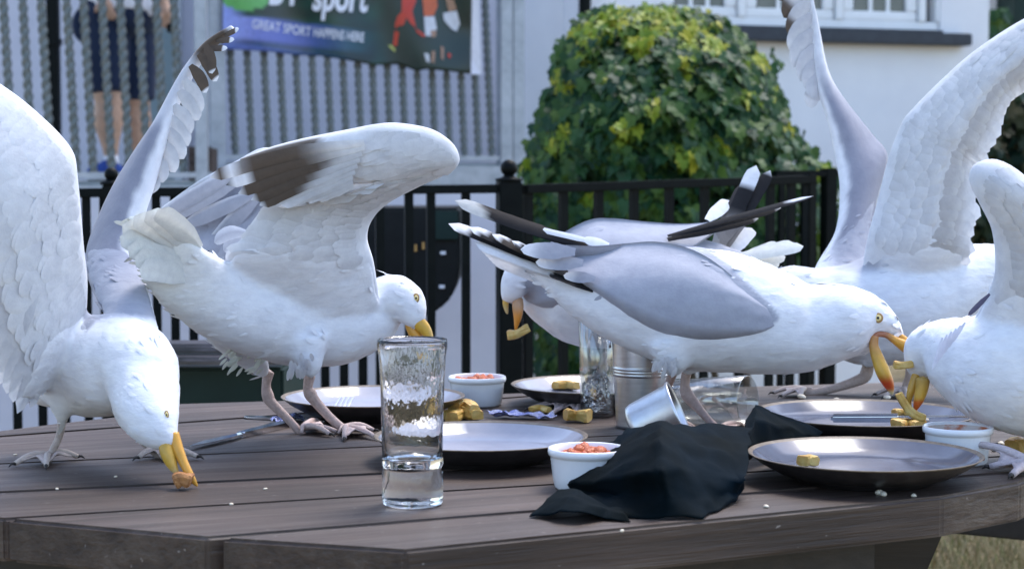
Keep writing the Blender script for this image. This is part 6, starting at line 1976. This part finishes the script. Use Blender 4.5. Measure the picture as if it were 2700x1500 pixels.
for s in (-1, 1): loft(sk, [(311 + s * 49, -480, 6, 0.03), (311 + s * 54, -462, 9, 0.03), (311 + s * 49, -445, 5, 0.03)], pd_, 8, 10)
loft(sk, [(395, -325, 34, 0.05), (420, -230, 27, 0.05), (434, -140, 24, 0.03), (434, -70, 20, 0.0), (430, -8, 14, -0.02), (432, 14, 15, -0.02), (438, 34, 17, -0.02), (442, 46, 13, -0.02)], pd_, 36, 16)
for k, (x, y) in enumerate(((428, 70), (437, 76), (447, 74), (455, 66))): loft(sk, [(432 + 5 * k, 32, 6.5, -0.02), (430 + 7 * k, 52, 6.2, -0.025), (x, y, 5, -0.02)], pd_, 10, 10)
loft(sk, [(426, 16, 7, -0.03), (422, 34, 6.5, -0.045), (425, 50, 5, -0.05)], pd_, 10, 10)
loft(sk, [(232, -325, 34, 0.05), (210, -230, 27, 0.02), (208, -140, 24, -0.04), (236, -70, 20, -0.09), (262, -20, 14, -0.11), (272, 0, 15, -0.11), (282, 18, 17, -0.115), (286, 30, 13, -0.115)], pd_, 36, 16)
for k, (x, y) in enumerate(((278, 44), (288, 52), (298, 54), (306, 46))): loft(sk, [(276 + 5 * k, 16, 6.5, -0.115), (277 + 7 * k, 34, 6.2, -0.12), (x, y, 5, -0.115)], pd_, 10, 10)
loft(sk, [(268, 4, 7, -0.12), (256, 20, 6.5, -0.13), (252, 34, 5, -0.13)], pd_, 10, 10)
me = fuse(sk, 0.0065, 4)
shift(me, pb_)
me.materials.clear()
link('body', me, M['skin'], per)
sh = MB()
loft(sh, [(313, -40, 96, 0.06), (312, 20, 98, 0.06), (313, 70, 96, 0.06), (313, 95, 70, 0.06)], pd_, 20, 24)
loft(sh, [(280, 10, 60, 0.0), (280, 110, 62, 0.0), (281, 200, 56, 0.0), (283, 240, 52, 0.0)], pd_, 20, 20)
loft(sh, [(352, 10, 60, 0.12), (356, 110, 58, 0.12), (360, 210, 52, 0.13), (362, 262, 47, 0.13)], pd_, 20, 20)
loft(sh, [(228, 20, 14, 0.02), (212, 50, 20, 0.03), (210, 85, 18, 0.03), (222, 112, 8, 0.03)], pd_, 14, 14)
me = fuse(sh, 0.007, 3); shift(me, pb_); me.materials.clear()
link('shorts', me, M['shorts'], per)
sv = MB()
loft(sv, [(314, 34, 101, 0.06), (314, -10, 101, 0.06), (313, -100, 94, 0.06), (313, -200, 98, 0.06), (313, -290, 106, 0.06), (313, -345, 76, 0.06), (313, -370, 40, 0.055)], pd_, 30, 24)
loft(sv, [(395, -330, 42, 0.05), (418, -240, 37, 0.05), (428, -185, 34, 0.04)], pd_, 12, 16)
loft(sv, [(232, -330, 42, 0.05), (212, -240, 37, 0.03), (206, -185, 34, 0.0)], pd_, 12, 16)
loft(sv, [(368, -20, 28, 0.0), (386, 20, 24, 0.0), (392, 44, 10, 0.0)], pd_, 12, 14)
me = fuse(sv, 0.007, 3); shift(me, pb_); me.materials.clear()
link('shirt', me, M['shirt'], per)
hr = MB()
loft(hr, [(309, -440, 46, 0.045), (310, -480, 53, 0.03), (311, -520, 51, 0.02), (313, -552, 28, 0.02)], pd_, 20, 22)
me = fuse(hr, 0.007, 2); shift(me, pb_); me.materials.clear()
link('hair', me, M['hair'], per)
for s in (-1, 1):
    bm = bmesh.new(); bmesh.ops.create_uvsphere(bm, u_segments=12, v_segments=8, radius=0.011)
    from_bm('eye', bm, M['pupil'], per, P(309 + s * 18, -484, pd_ - 0.088) - pb_, True)
bm = bmesh.new(); bmesh.ops.create_uvsphere(bm, u_segments=14, v_segments=8, radius=0.02, matrix=Matrix.Diagonal((1.2, 0.5, 0.35, 1)))
from_bm('mouth', bm, M['salsa'], per, P(309, -425, pd_ - 0.07) - pb_, True)
def shoe(x, d0, mt, nm):
    f = MB()
    loft(f, [(x - 40, PF - 16, 13, -0.02), (x - 30, PF - 22, 22, -0.02), (x, PF - 24, 26, -0.02), (x + 25, PF - 24, 26, -0.02), (x + 44, PF - 18, 17, -0.02)], d0, 20, 16)
    loft(f, [(x + 8, PF - 30, 24, -0.01), (x + 6, PF - 50, 22, -0.01)], d0, 6, 16)
    me = fuse(f, 0.006, 3); shift(me, pb_); me.materials.clear()
    o = link(nm, me, mt, per)
    f = MB()
    loft(f, [(x - 44, PF - 5, 8, -0.02, 4.0), (x, PF - 5, 8, -0.02, 6.5), (x + 46, PF - 5, 8, -0.02, 5.0)], d0, 10, 14)
    f.build('sole', M['sole'], o, pb_)
    return o
shoe(278, pd_, M['shoe'], 'shoe')
shoe(362, pd_ + 0.15, M['shoe_dark'], 'shoe')
f = MB(); loft(f, [(293, PF - 66, 19.5), (294, PF - 40, 20), (294, PF - 25, 20)], pd_, 8, 16); f.build('sock', M['shirt'], per, pb_)
f = MB()
loft(f, [(448, 66, 10, -0.03, 0.4), (450, 84, 10, -0.03, 0.4)], pd_, 6, 12)
ph = f.build('phone', M['bin'], None, P(449, 75, pd_ - 0.03)); ph.location = P(449, 75, pd_ - 0.03)
tag(ph, 'small dark phone in the hanging hand of the person', 'phone')
